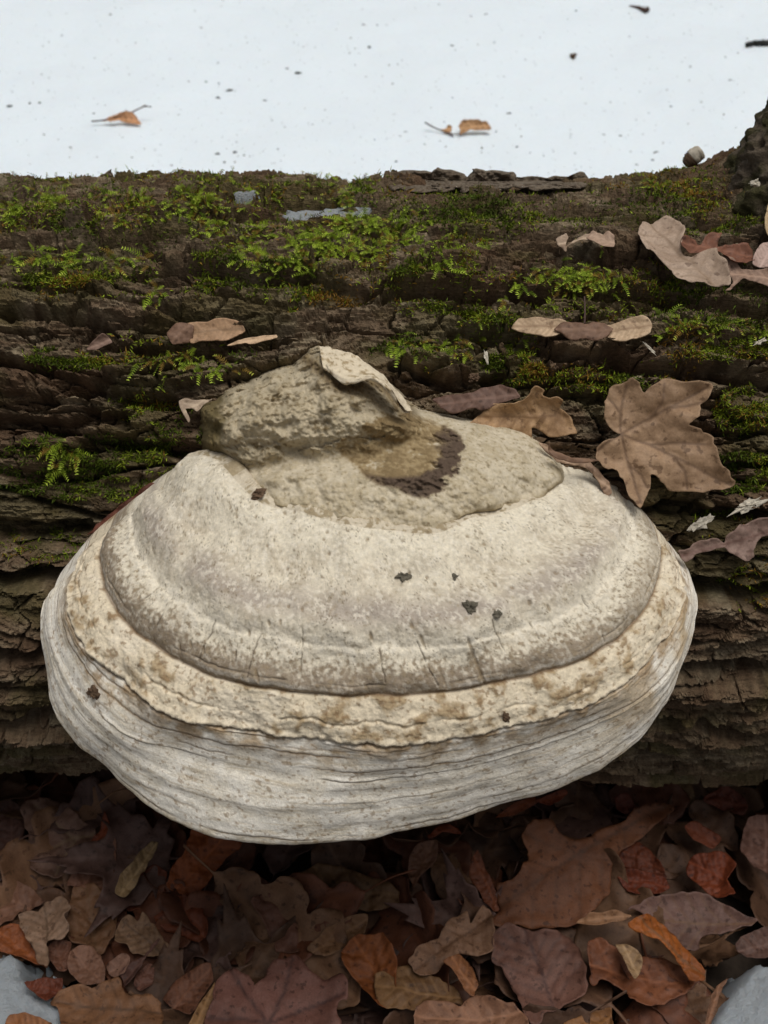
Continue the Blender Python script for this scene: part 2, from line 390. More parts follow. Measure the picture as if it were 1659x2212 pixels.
obj('bark', mesh_np('bark', P.reshape(-1, 3), grid_faces(len(xs), len(ths)), {'Col': base.reshape(-1, 3)}, smooth=False), M['bark'], log)
for sx in (-1, 1):                                    # sawn ends, far outside the picture
    a = np.linspace(0, 2*math.pi, 49)[:-1]; rr = np.linspace(0, 1, 6)
    Pc = np.stack([np.full((6, 48), sx*.742)+.002*RNG.standard_normal((6, 48)), -rr[:, None]*.19*np.sin(a)[None], ZC+rr[:, None]*.19*np.cos(a)[None]], -1)
    obj('cut_end', mesh_np('cut_end', Pc.reshape(-1, 3), grid_faces(6, 48, True)), M['chip'], log)
def surf(p, lift=0.0):
    """pixel -> point on the real bark, with normal"""
    x, th = to_xt(on_log(p)); h, _ = log_h(x, th)
    for _ in range(2):
        hb = log_base(x, th); Q = []
        d = rays(p); r = R_LOG+np.where(np.isfinite(h), h, 0); oy, oz = CAM[1], CAM[2]-ZC
        a = d[:, 1]**2+d[:, 2]**2; b = d[:, 1]*oy+d[:, 2]*oz; c = oy*oy+oz*oz-r*r
        tt = (-b-np.sqrt(np.maximum(b*b-a*c, 0)))/a; x, th = to_xt(CAM[None]+d*tt[:, None]); h, _ = log_h(x, th)
    e = .0015
    hx = (log_base(x+e, th)-log_base(x-e, th))/(2*e); ht = (log_base(x, th+e/R_LOG)-log_base(x, th-e/R_LOG))/(2*e)
    nr = np.stack([0*x, -np.sin(th), np.cos(th)], -1); tg = np.stack([0*x, -np.cos(th), -np.sin(th)], -1)
    n = nr-hx[:, None]*np.array([[1., 0, 0]])-ht[:, None]*tg; n /= np.linalg.norm(n, axis=1)[:, None]
    return log_point(x, th, h+lift), n, tg

# loose bark plates that lift off the log (parts of it)
def lump(poly2d_px, place, hgt, nr=14, na=72, seed=0., rough=.25, edge=3.0, back=.004):
    """closed rounded piece over a pixel outline; place(px)->points, hgt metres towards the camera"""
    q = closed_smooth(poly2d_px, 6); c = q.mean(0)
    s = np.concatenate([[0], np.cumsum(np.linalg.norm(np.diff(np.vstack([q, q[:1]]), axis=0), axis=1))]); s /= s[-1]
    qq = np.vstack([q, q[:1]]); u = np.linspace(0, 1, na, endpoint=False)
    b = np.stack([np.interp(u, s, qq[:, k]) for k in (0, 1)], 1)
    r = np.linspace(0, 1, nr)**.8
    px = c[None, None]+(b-c)[None]*r[:, None, None]
    base = place(px.reshape(-1, 2)).reshape(nr, na, 3); v = rays(px.reshape(-1, 2)).reshape(nr, na, 3)
    h = hgt*(1-r[:, None]**edge)**.5*np.ones((1, na))
    h = h*(1+rough*fbm(base[..., 0]*180+seed, base[..., 1]*180, base[..., 2]*180, 4))
    return base-v*(h-back)[..., None], r, px
def bark_plate(poly, hgt, seed):
    poly = closed_smooth(poly, 4); poly = poly+np.stack([7*fbm(poly[:, 0]/14+seed, poly[:, 1]/9, 1.3, 2), 5*fbm(poly[:, 0]/11-seed, poly[:, 1]/9, 4.3, 2)], 1)
    P_, r, _ = lump(poly, lambda p: on_log(p, -.003), hgt, 16, 110, seed, .5, 8.0, .0)
    n_ = P_.shape[0]*P_.shape[1]
    pts = P_.reshape(-1, 3); lamn = fbm(pts[:, 0]*90, pts[:, 1]*700, pts[:, 2]*700+seed, 4)
    col = mix(np.broadcast_to(lin(138, 124, 106), (n_, 3)), np.broadcast_to(lin(96, 80, 66), (n_, 3)), sstep(-.2, .6, lamn))
    pts = pts+rays(np.zeros((1, 2))+829.)*(lamn*.0012)[:, None]
    obj('bark_plate', mesh_np('bark_plate', pts, grid_faces(*P_.shape[:2], True), {'Col': col}), M['bark'], log)
for poly, hh in [
                 ([(826,384),(850,372),(880,368),(930,370),(945,364),(1000,374),(1014,392),(990,410),(930,416),(850,412)], .010),
                 ([(994,396),(1012,380),(1028,362),(1050,368),(1105,370),(1116,392),(1096,412),(1030,416),(996,416)], .010),
                 ([(1106,384),(1180,380),(1236,382),(1255,372),(1274,388),(1262,406),(1190,412),(1120,408)], .009),
                 ([(205,388),(228,376),(240,364),(246,380),(244,396),(214,398)], .006)]:
    bark_plate(poly, hh, hh*1000+len(poly))
# branch stub at the right end of the view
a = np.linspace(0, 2*math.pi, 241)[:-1]; sl = np.linspace(0, 1, 170)
c0, c1 = np.array([.243, .035, ZC+.13]), np.array([.300, .05, ZC+.33])
A_, S_ = np.meshgrid(a, sl); rad = .058*(1+.22*(1-S_)**3)-.006*S_
f1, f2, rid, _, _ = voro(A_*16/6.283+.5*fbm(np.cos(A_)*3, np.sin(A_)*3, S_*8, 3), S_*5.0+.3*fbm(np.cos(A_)*3+9, np.sin(A_)*3, S_*8, 3), 3)
rad = rad+.0035*sstep(0.02, .14, f2-f1)+.002*rid+.004*fbm(np.cos(A_)*5, np.sin(A_)*5, S_*2.5, 4)+.006*fbm(np.cos(A_)*2.2, np.sin(A_)*2.2, S_*6, 4)+.004*fbm(np.cos(A_)*9, np.sin(A_)*9, S_*24, 4)
rad = rad*np.sqrt(np.clip(1-S_**40, 0, 1))
ctr = c0[None, None]+(c1-c0)[None, None]*S_[..., None]; ax = (c1-c0)/np.linalg.norm(c1-c0)
e1 = np.cross(ax, [0, 1, 0]); e1 /= np.linalg.norm(e1); e2 = np.cross(ax, e1)
Ps = ctr+rad[..., None]*(np.cos(A_)[..., None]*e1+np.sin(A_)[..., None]*e2)
cs = mix(np.broadcast_to(lin(124, 110, 94), Ps.shape), np.broadcast_to(lin(82, 78, 50), Ps.shape), sstep(-.3, .4, fbm(Ps[..., 0]*50, Ps[..., 1]*50, Ps[..., 2]*50, 4)))
obj('branch_stub', mesh_np('branch_stub', Ps.reshape(-1, 3), grid_faces(170, 240, True), {'Col': cs.reshape(-1, 3)}), M['bark'], log)

# ------------------------------------------------------------------ the bracket fungus
def Z5(pts): return [(x*.5, 981.5+y*.5) for x, y in pts]
def Z6(pts): return [(829.5+x*.5, 981.5+y*.5) for x, y in pts]
ringA = [(405,1018),(428,1005),(455,1004),(492,1015),(530,1050),(572,1082),(640,1092),(740,1122),(830,1134),(940,1142),(1010,1108),(1090,1094),(1150,1080),(1190,1050),(1212,1036)]
ringC = [(240,1138),(218,1175),(214,1215),(222,1270),(262,1340),(325,1393),(440,1452),(550,1484),(650,1497),(800,1503),(940,1494),(1100,1472),(1250,1428),(1340,1378),(1398,1312),(1426,1240),(1428,1190),(1420,1155)]
ringD = [(190,1180),(165,1231),(150,1281),(156,1331),(180,1390),(222,1441),(300,1496),(380,1551),(450,1566),(540,1583),(650,1596),(790,1606),(870,1609),(1005,1590),(1130,1565),(1265,1524),(1370,1456),(1430,1391),(1465,1331),(1479,1281),(1470,1231),(1452,1196)]
ringE = [(140,1240),(118,1290),(115,1350),(137,1420),(180,1500),(240,1562),(300,1598),(385,1618),(510,1650),(700,1684),(830,1684),(1030,1652),(1255,1582),(1430,1482),(1483,1385),(1499,1306),(1490,1243)]
ringF = [(118,1268),(101,1308),(97,1356),(103,1410),(111,1466),(122,1526),(165,1596),(230,1648),(280,1700),(345,1750),(480,1801),(600,1817),(700,1821),(790,1813),(870,1793),(980,1767),(1110,1731),(1245,1686),(1370,1611),(1445,1516),(1487,1416),(1505,1306),(1501,1275)]
NU = 760
ZR = {'A': .150, 'B': .1365, 'C': .116, 'D': .0995, 'E': .0805, 'G': .066, 'F': .048}
def ring3d(px, z):
    px = resample(px, NU); u = np.linspace(-1, 1, NU)
    ends = on_log(px[[0, -1]], .004)[:, 2]
    wl = np.clip(-u, 0, 1)**3; wr = np.clip(u, 0, 1)**3
    zz = (ZC+z)*(1-wl-wr)+ends[0]*wl+ends[1]*wr
    return on_z(px, zz)
rA, rC, rD, rE, rF = [resample(r, NU) for r in (ringA, ringC, ringD, ringE, ringF)]
endB = [np.array([318, 1076]), np.array([1340, 1079])]
rB = rA+(rC-rA)*.60
ub = np.linspace(-1, 1, NU)
rB = rB+np.clip(-ub, 0, 1)[:, None]**6*(endB[0]-rB[0])+np.clip(ub, 0, 1)[:, None]**6*(endB[1]-rB[-1])
rG = rE+(rF-rE)*.5
R3 = {k: ring3d(r, ZR[k]) for k, r in dict(A=rA, B=rB, C=rC, D=rD, E=rE, G=rG, F=rF).items()}
inA = R3['A']+np.array([0, .012, -.014])
u1 = R3['F']*.985+np.array([0, 0, 0]); u1 = R3['F'].copy(); u1[:, 0] *= .985; u1[:, 1] += .006; u1[:, 2] -= .004
u2 = R3['F'].copy(); u2[:, 0] *= .90; u2[:, 1] = u2[:, 1]*.75-.14*.25; u2[:, 2] -= .006
u3 = R3['F'].copy(); u3[:, 0] *= .75; u3[:, 1] = -.12; u3[:, 2] -= .004
rings = [inA, R3['A'], R3['B'], R3['C'], R3['D'], R3['E'], R3['G'], R3['F'], u1, u2, u3]
segs = [10, 84, 84, 76, 56, 42, 40, 12, 12, 8]
rings = np.array(rings); K = len(rings)
vs = np.concatenate([k+np.linspace(0, 1, n, endpoint=False) for k, n in enumerate(segs)]+[[K-1.0]])
def catmull(R, v):
    k = np.clip(np.floor(v).astype(int), 0, len(R)-2); t = (v-k)[:, None, None]
    a = R[np.clip(k-1, 0, len(R)-1)]; b = R[k]; c = R[k+1]; d = R[np.clip(k+2, 0, len(R)-1)]
    T = .36; m1, m2 = (c-a)*T, (d-b)*T
    return (2*t**3-3*t**2+1)*b+(t**3-2*t**2+t)*m1+(-2*t**3+3*t**2)*c+(t**3-t**2)*m2
PF = catmull(rings, vs).transpose(1, 0, 2)                       # (NU, NV, 3)
# run the ends on into the log
NE = 10
def extend(Pe, sgn):
    out = []
    for k in range(1, NE+1):
        f = k/NE; q = Pe.copy(); q[:, 1] += .045*f; q[:, 0] -= sgn*.016*f*f; q[:, 2] -= .022*f*f; out.append(q)
    return np.array(out)
PF = np.concatenate([extend(PF[0], -1)[::-1], PF, extend(PF[-1], 1)], 0)
NT = PF.shape[0]; Q = np.broadcast_to(vs[None], (NT, len(vs))); U = np.broadcast_to(np.linspace(-1-2*NE/NU, 1+2*NE/NU, NT)[:, None], Q.shape)
nF = grid_normals(PF); 
if (nF[NT//2, 150] @ np.array([0, -.7, .7])) < 0: nF = -nF
x_, y_, z_ = [PF[..., i]*100 for i in range(3)]                  # centimetres
n1 = fbm(x_/3, y_/3, z_/3, 4); n2 = fbm(x_*1.1, y_*1.1, z_*1.1, 4); n3 = fbm(x_*5, y_*5, z_*5, 3); 
una = lambda f, s, oct=4: np.broadcast_to(fbm(U[:, :1]*f+s, U[:, :1]*0+s+.37, 0.41, oct), Q.shape)                     # noise along the rim only
q = Q+.05*una(9, 1.)+.035*una(40, 2.)*sstep(3.3, 3.8, Q)
g = lambda c, wd: np.exp(-((q-c)/wd)**2)
def fade(s, f=5, lo=-.25, hi=.25): return sstep(lo, hi, una(f, s))
up = sstep(1.0, 1.15, Q)*(1-sstep(2.95, 3.02, q)); tan = sstep(2.98, 3.04, q)*(1-sstep(3.97, 4.02, q)); rim = sstep(3.97, 4.04, q)
disp = .0024*n1*(1-.5*sstep(4, 4.6, Q))+.0007*n2*(1-.75*sstep(4, 4.6, Q))+.00012*n3*(1-sstep(4, 4.4, Q)*.7)
disp += up*(.0015*np.sin((q-1)*8.0+una(4, 7.)*1.6)*sstep(1.1, 1.5, q))      # soft concentric swells on the upper cap
disp += up*(.0009*sstep(2.28, 2.36, q+.03*una(20, 8.))*(1-sstep(2.36, 2.75, q))+.0008*sstep(1.62, 1.70, q)*(1-sstep(1.70, 2.1, q)))   # low rounded steps
disp -= .0013*g(3.0, .045)                                       # crease under the upper cap
disp += -.0007*g(2.80, .018)*fade(3., 4)
knob = fbm(x_*2.2, y_*2.2, z_*2.2, 3)
disp += tan*(.0012*np.sin((q-3.0)*math.pi)+.0006*knob-.0009*np.exp(-((q-3.55-.1*una(12, 77.))/.03)**2)*fade(78., 6))
crk = q-(4.0+.022*una(120, 4.)+.06*una(33, 9.))
disp += .0011*np.exp(-((crk+.09)/.09)**2)*(1+.9*una(60, 6.))-.0022*np.exp(-((crk-.03)/.035)**2)
lines = [(4.14, .02, .0012, 9.), (4.28, .018, .0010, 10.), (4.45, .022, .0012, 11.), (4.70, .018, .0010, 12.), (5.0, .020, .0022, 13.), (5.38, .014, .0008, 15.), (5.75, .018, .0014, 16.), (6.12, .018, .0010, 18.), (6.45, .024, .0014, 19.), (6.80, .022, .0012, 21.)]
LW = {5.38: .4, 5.75: .55, 6.12: .35, 6.45: .6, 4.28: .7}; lineval = np.zeros(Q.shape)
for c, wd, am, s in lines:
    qq = Q+.10*una(5, s)+.02*una(38, s+3)+.006*una(140, s+5); a_ = fade(s+30, 5, -.3, .25)*LW.get(c, 1.)
    v = a_*np.exp(-((qq-c)/wd)**2); lineval = np.maximum(lineval, v); disp -= am*.22*v
    disp += am*.22*a_*np.exp(-((qq-c+.07)/.07)**2)
disp += rim*(.00018*np.sin(q*11.0+2.5*una(3, 43., 2))*sstep(4.2, 4.8, q)*fade(90., 3, -.4, .3)+.0030*una(4, 41., 1)*sstep(4.3, 5.6, q)+.0005*fbm(U*9, Q*.9, 3.3, 1)*sstep(4.5, 6, Q))
# broad hump at the left end of the upper cap
hx, hy = PF[..., 0], PF[..., 1]
hc = R3['A'][int(.07*NU)]
disp += .010*np.exp(-((hx-hc[0])/.028)**2-((hy-hc[1]+.012)/.028)**2)*(1-sstep(2.3, 3, Q))*sstep(.4, 1, Q)
# pits and pock marks
p1, p2, pid, _, _ = voro(x_*2.0+z_*.9, y_*2.0-z_*1.3, 8)
pit = (pid > .86)*(1-sstep(.08, .20, p1))*(Q < 2.95)
disp -= .0007*pit
# radial drying cracks: (pixel x of the crack, q from, q to)
crackv = np.zeros(Q.shape)
pxF = 829.5+(PF[..., 0]-CAM[0])/((PF-CAM) @ _fw)*F; pyF = 1106-((PF-CAM) @ _up)/((PF-CAM) @ _fw)*F
for poly in [[(464,1340),(445,1385),(430,1428)],[(568,1345),(548,1405),(537,1462)],[(653,1356),(650,1420),(648,1480)],[(818,1375),(822,1420),(835,1480)],[(360,1318),(345,1350)],[(325,1283),(298,1310)],[(1060,1340),(1078,1375),(1098,1425)],[(896,1370),(920,1430),(945,1478)],[(1147,1345),(1165,1380)],[(1260,1285),(1275,1315)],[(510,1405),(508,1440)],[(1338,1205),(1365,1230)],[(1295,1345),(1308,1385)]]:
    d = seg_dist(pxF+3*pn(x_*3, y_*3, z_*3), pyF, poly); sel = (Q > 1.2) & (Q < 3.02)
    crackv = np.maximum(crackv, np.exp(-(d/1.3)**2)*sel*.8*sstep(-.5, .1, pn(x_*2.5, y_*2.5, z_*2.5)))
disp -= .0009*crackv
disp = disp*(1-sstep(.955, 1.0, np.abs(U)))
PF = PF+nF*disp[..., None]
# --- colours
C = lambda *c: np.broadcast_to(lin(*c), PF.shape)
sp = fbm(x_*4.5, y_*4.5, z_*4.5, 4); sp2 = fbm(x_*10, y_*10, z_*10, 3); mot = fbm(x_*.9, y_*.9, z_*.9, 4)
fl1, fl2, flid, _, _ = voro(x_*7+z_*4+1.2*sp, y_*7-z_*5+1.2*n2, 4)                      # tiny flakes of the crust
cu = mix(C(222, 214, 197), C(200, 190, 172), sstep(-.3, .5, mot))
cu = mix(cu, C(166, 156, 148), .85*np.exp(-((q-1.86)/.17)**2)*sstep(-.5, .3, n1+.2))        # lilac-grey zone
cu = mix(cu, C(230, 223, 208), .85*np.exp(-((q-2.28)/.13)**2)); cu = mix(cu, C(230, 223, 206), .6*np.exp(-((q-1.22)/.22)**2))
cu = mix(cu, C(138, 124, 108), .9*sstep(2.45, 2.70, q+.2*sp+.08*n1)*(1-.5*sstep(.5, .9, U)))  # weathered lower zone
cu = mix(cu, C(186, 180, 172), .7*np.exp(-((q-2.88)/.04)**2)*fade(50., 5))
cu = mix(cu, C(232, 226, 214), .55*(flid > .55)*sstep(-.25, .35, -sp+.4*mot)*(1-.5*sstep(2.4, 2.7, q)))
cu = mix(cu, C(160, 147, 124), .45*(flid < .18)*sstep(-.1, .4, sp+.3*n2))
cu = mix(cu, C(146, 130, 106), .55*sstep(.26, .5, sp)*(.3+.7*sstep(2, 2.6, q)))
cu = mix(cu, C(112, 98, 76), .7*sstep(.36, .5, sp2)*sstep(-.2, .3, n2+.25*sstep(2.3, 2.7, q)))
ct = mix(C(222, 210, 188), C(176, 156, 126), sstep(-.05, .5, n2+.35*knob+.15*mot))
ct = mix(ct, C(232, 222, 204), .7*sstep(.0, .4, -n1+knob*.5))
ct = mix(ct, C(136, 110, 80), .65*sstep(.22, .5, sp+.3*n2))
ct = mix(ct, C(226, 214, 192), .8*np.exp(-((crk+.09)/.06)**2))
cr = mix(C(250, 246, 238), C(240, 234, 222), sstep(-.3, .4, mot+.5*una(20, 60.)))
cr = mix(cr, C(176, 150, 116), .85*(1-sstep(4.1, 4.85, q+.3*n1))*sstep(-.45, .3, n2))
cr = mix(cr, C(190, 164, 124), .75*sstep(-.2, .4, n1+.4*fbm(U*6, q*5, 2.0, 3))*sstep(.25, .8, U)*(1-.6*sstep(5.4, 6.4, q)))
cr = mix(cr, C(200, 183, 154), .5*sstep(.1, .5, fbm(U*9, q*14, 1.0, 4)))
cr = mix(cr, C(150, 122, 88), .6*sstep(.34, .55, sp+.25*n2))
cr = mix(cr, C(186, 166, 128), .5*sstep(6.75, 6.98, q)*sstep(-.4, .3, n2))
cr = mix(cr, C(136, 110, 80), .85*lineval)
col = cu*up[..., None]+ct*(tan*(1-up))[..., None]+cr*((1-up)*(1-tan))[..., None]
col = np.where((Q < 1.1)[..., None], mix(C(206, 196, 178), C(160, 146, 120), sstep(-.2, .4, sp+n2)), col)
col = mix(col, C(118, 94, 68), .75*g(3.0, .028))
col = mix(col, C(92, 66, 48), .9*np.exp(-((crk-.02)/.022)**2)*sstep(-.5, 0, una(12, 70.)+.2))
col = mix(col, C(70, 56, 42), np.clip(crackv, 0, 1)); col = mix(col, C(128, 110, 84), .6*pit*up)
col = mix(col, C(196, 176, 146), sstep(7.2, 7.6, Q))
fungus = empty('bracket_fungus', (0, -.18, ZC+.10))
tag(fungus, 'large pale hoof shaped bracket fungus with growth rings on the side of the log', 'fungus')
def fpart(name, P_, closed, cc, mat, parent=fungus):
    Vv = P_.reshape(-1, 3)-np.array(fungus.location); cc = cc*np.array([1.0, .975, .915])
    return obj(name, mesh_np(name, Vv, grid_faces(P_.shape[0], P_.shape[1], closed), {'Col': cc.reshape(-1, 3)}), mat, parent)
i3, i4 = int(np.searchsorted(vs, 3.0)), int(np.searchsorted(vs, 4.0))
for nm, a0, a1 in (('upper_cap', 0, i3+1), ('tan_band', i3, i4+1), ('rim', i4, len(vs))):
    fpart(nm, PF[:, a0:a1], False, col[:, a0:a1], M['fungus'])

# the older tier and the boss above the cap
def crust(P_, px, stain=None):
    x, y, z = [P_[..., i]*100 for i in range(3)]
    a_, b_, c_ = fbm(x*1.2, y*1.2, z*1.2, 4), fbm(x*4.5, y*4.5, z*4.5, 4), fbm(x*11, y*11, z*11, 3)
    Cc = lambda *c: np.broadcast_to(lin(*c), P_.shape)
    k = mix(Cc(198, 188, 168), Cc(182, 170, 146), sstep(-.35, .45, a_+.2*b_))
    k = mix(k, Cc(176, 165, 140), .3*sstep(.0, .5, b_)); k = mix(k, Cc(128, 112, 84), .55*sstep(.42, .62, b_+.5*c_))
    k = mix(k, Cc(206, 198, 182), .35*sstep(.1, .5, -b_+.2*c_))
    return k, a_, b_, c_
tier = [(505,1025),(540,1000),(590,982),(640,968),(700,954),(760,935),(830,905),(900,893),(960,905),(1030,922),(1090,926),(1150,946),(1190,980),(1214,1034),(1190,1056),(1150,1087),(1090,1100),(1012,1113),(942,1150),(830,1142),(740,1130),(640,1100),(572,1090),(530,1058)]
boss = [(434,880),(470,866),(520,834),(590,806),(640,796),(654,766),(668,748),(692,747),(745,770),(820,820),(868,866),(905,892),(930,930),(900,970),(800,1010),(690,1020),(600,1020),(520,1030),(486,1004),(450,985),(436,930)]
Pa = on_z([(830, 1135)], ZC+.1475)[0]; Pb = on_log([(860, 900)], .004)[0]
tn = np.cross(np.array([1., 0, 0]), Pb-Pa); tn /= np.linalg.norm(tn)
gx = np.arange(405, 1250, 2.1); gy = np.arange(741, 1180, 2.1); X0, Y0 = np.meshgrid(gx, gy, indexing='ij')
pxs = np.stack([X0.ravel(), Y0.ravel()], 1); RAY = rays(pxs).reshape(*X0.shape, 3)
def sdist(poly, wob):
    c = closed_smooth(poly, 5); d = seg_dist(X0+wob, Y0+wob*.7, [tuple(v) for v in c]+[tuple(c[0])]); return np.where(inside(X0+wob, Y0+wob*.7, c), d, -d)
w0 = 9*fbm(X0/60, Y0/60, 3.0, 4)
dt, db = sdist(tier, w0), sdist(boss, w0*1.3)
def prof(d, w, p): return (1-(1-np.clip(d/w, 0, 1))**2)**p
dist_t = np.linalg.norm(on_plane(pxs, Pa, tn)-CAM, axis=1).reshape(X0.shape); dist_l = np.linalg.norm(on_log(pxs)-CAM, axis=1).reshape(X0.shape)
Dt = dist_t-.013*prof(dt, 150, 1.0)+.016*sstep(1000, 1225, X0)+.005*sstep(640, 520, X0)+.0012*np.clip(-dt, 0, 60)
Db = dist_l-.040*prof(db, 120, .62)+.0014*np.clip(-db, 0, 60)+.010*sstep(470, 440, X0)*0
k_ = .0045; mn = np.minimum(Dt, Db); Dd = mn-k_*np.log(np.exp(-(Dt-mn)/k_)+np.exp(-(Db-mn)/k_))
PB = CAM+RAY*Dd[..., None]
k, a_, b_, c_ = crust(PB, None)
isb = sstep(.004, -.004, Db-Dt)
k = mix(k, np.broadcast_to(lin(170, 158, 134), PB.shape), isb*(.5+.25*sstep(-.2, .3, a_)+.15*sstep(700, 520, X0)))  # olive-grey boss crust; its shaded left side painted in a little darker
k = mix(k, np.broadcast_to(lin(92, 80, 46), PB.shape), .9*isb*sstep(505, 465, X0+25*a_))                 # greenish foot against the bark
k = mix(k, np.broadcast_to(lin(112, 96, 66), PB.shape), isb*.6*sstep(.28, .6, b_+.5*a_))
pitb = np.exp(-(((X0-600)/34)**2+((Y0-862)/16)**2))+.8*np.exp(-(((X0-690)/26)**2+((Y0-920)/14)**2))+.7*np.exp(-(((X0-570)/60)**2+((Y0-965)/12)**2))
k = mix(k, np.broadcast_to(lin(98, 82, 54), PB.shape), .8*np.clip(pitb*(1+b_*2), 0, 1)*sstep(-.1, .3, b_+.1))
wob = 20*a_+9*b_+3*c_
st = [(725,965),(770,935),(800,912),(850,890),(915,905),(990,935),(1005,965),(997,1005),(965,1050),(920,1072),(860,1060),(800,1040),(765,1010),(738,985)]
ins = sdist(st, wob); st_in = sstep(-4, 8, ins)
stc = mix(np.broadcast_to(lin(150, 131, 97), PB.shape), np.broadcast_to(lin(126, 107, 76), PB.shape), sstep(-.3, .3, a_+b_))
k = mix(k, stc, .92*st_in*sstep(-.9, -.2, a_+.6*b_+.2))
low = sstep(990, 1045, Y0+wob*1.6+np.clip(X0-880, 0, 130)*1.0)
crustm = st_in*(1-sstep(10+34*sstep(780, 960, X0), 18+40*sstep(780, 960, X0), ins+wob*.5))*low*sstep(775, 815, X0+wob*.5)
k = mix(k, np.broadcast_to(lin(84, 70, 62), PB.shape), .92*crustm)
torn = np.exp(-(seg_dist(X0+wob*.3, Y0+wob*.3, [(662,775),(690,800),(735,838),(780,832),(815,826),(850,856),(885,892)])/15)**2)
k = mix(k, mix(np.broadcast_to(lin(122, 104, 72), PB.shape), np.broadcast_to(lin(92, 74, 50), PB.shape), sstep(-.3, .3, fbm(X0/5, Y0/40, 2., 3))), .85*torn)
crT = np.exp(-(seg_dist(X0+wob*.4, Y0+wob*.4, [(640,968),(700,962),(745,945),(830,940)])/2.5)**2)
k = mix(k, np.broadcast_to(lin(92, 76, 54), PB.shape), .6*crT)
edge_t = np.exp(-(np.clip(dt, -10, 99)/9)**2)*(Y0 > 1010)
k = mix(k, np.broadcast_to(lin(136, 120, 88), PB.shape), .6*edge_t)
dB = (.0030+.0022*isb)*a_+(.0003+.0006*isb)*b_+.0001*c_-.0035*pitb*isb-.0012*st_in+.0014*crustm*(1+b_)-.0010*crT
PB = PB-RAY*dB[..., None]
fpart('boss', PB, False, k, M['boss'])

# torn skin flap at the very top, a thin curled shell with its own thickness
def shell(rows, nu=60, nv=26, thick=.0014):
    """rows: list of 3-D polylines; lofted, then given a back face"""
    Rr = np.array([resample(np.asarray(r), nu) for r in rows]); G = resample(Rr.reshape(len(rows), -1), nv).reshape(nv, nu, 3)
    x, y, z = [G[..., i]*100 for i in range(3)]; n = grid_normals(G)
    G = G+n*(.0009*fbm(x*1.5, y*1.5, z*1.5, 3)+.0003*fbm(x*7, y*7, z*7, 3))[..., None]
    if n[nv//2, nu//2] @ (CAM-G[nv//2, nu//2]) < 0: n = -n
    B = G-n*thick
    return np.concatenate([G, B[::-1]], 0)
def dep(p, d):                                             # pixel at distance d in front of the log surface along the ray
    P0 = on_log(p); return P0-rays(p)*np.asarray(d)[:, None]
top = dep([(690,747),(740,757),(800,787),(848,832),(893,890)], [.016, .024, .028, .030, .031])
mid = dep([(694,772),(728,800),(772,812),(822,822),(872,880)], [.030, .039, .042, .042, .039])
low_ = dep([(697,790),(738,826),(780,818),(812,815),(846,842)], [.034, .042, .044, .045, .043])
G = shell([top, mid, low_])
x, y, z = [G[..., i]*100 for i in range(3)]
cc = mix(np.broadcast_to(lin(216, 204, 182), G.shape), np.broadcast_to(lin(160, 142, 112), G.shape), sstep(.1, .5, fbm(x*3, y*3, z*3, 4)))
fpart('torn_flap', G, False, cc, M['boss'])

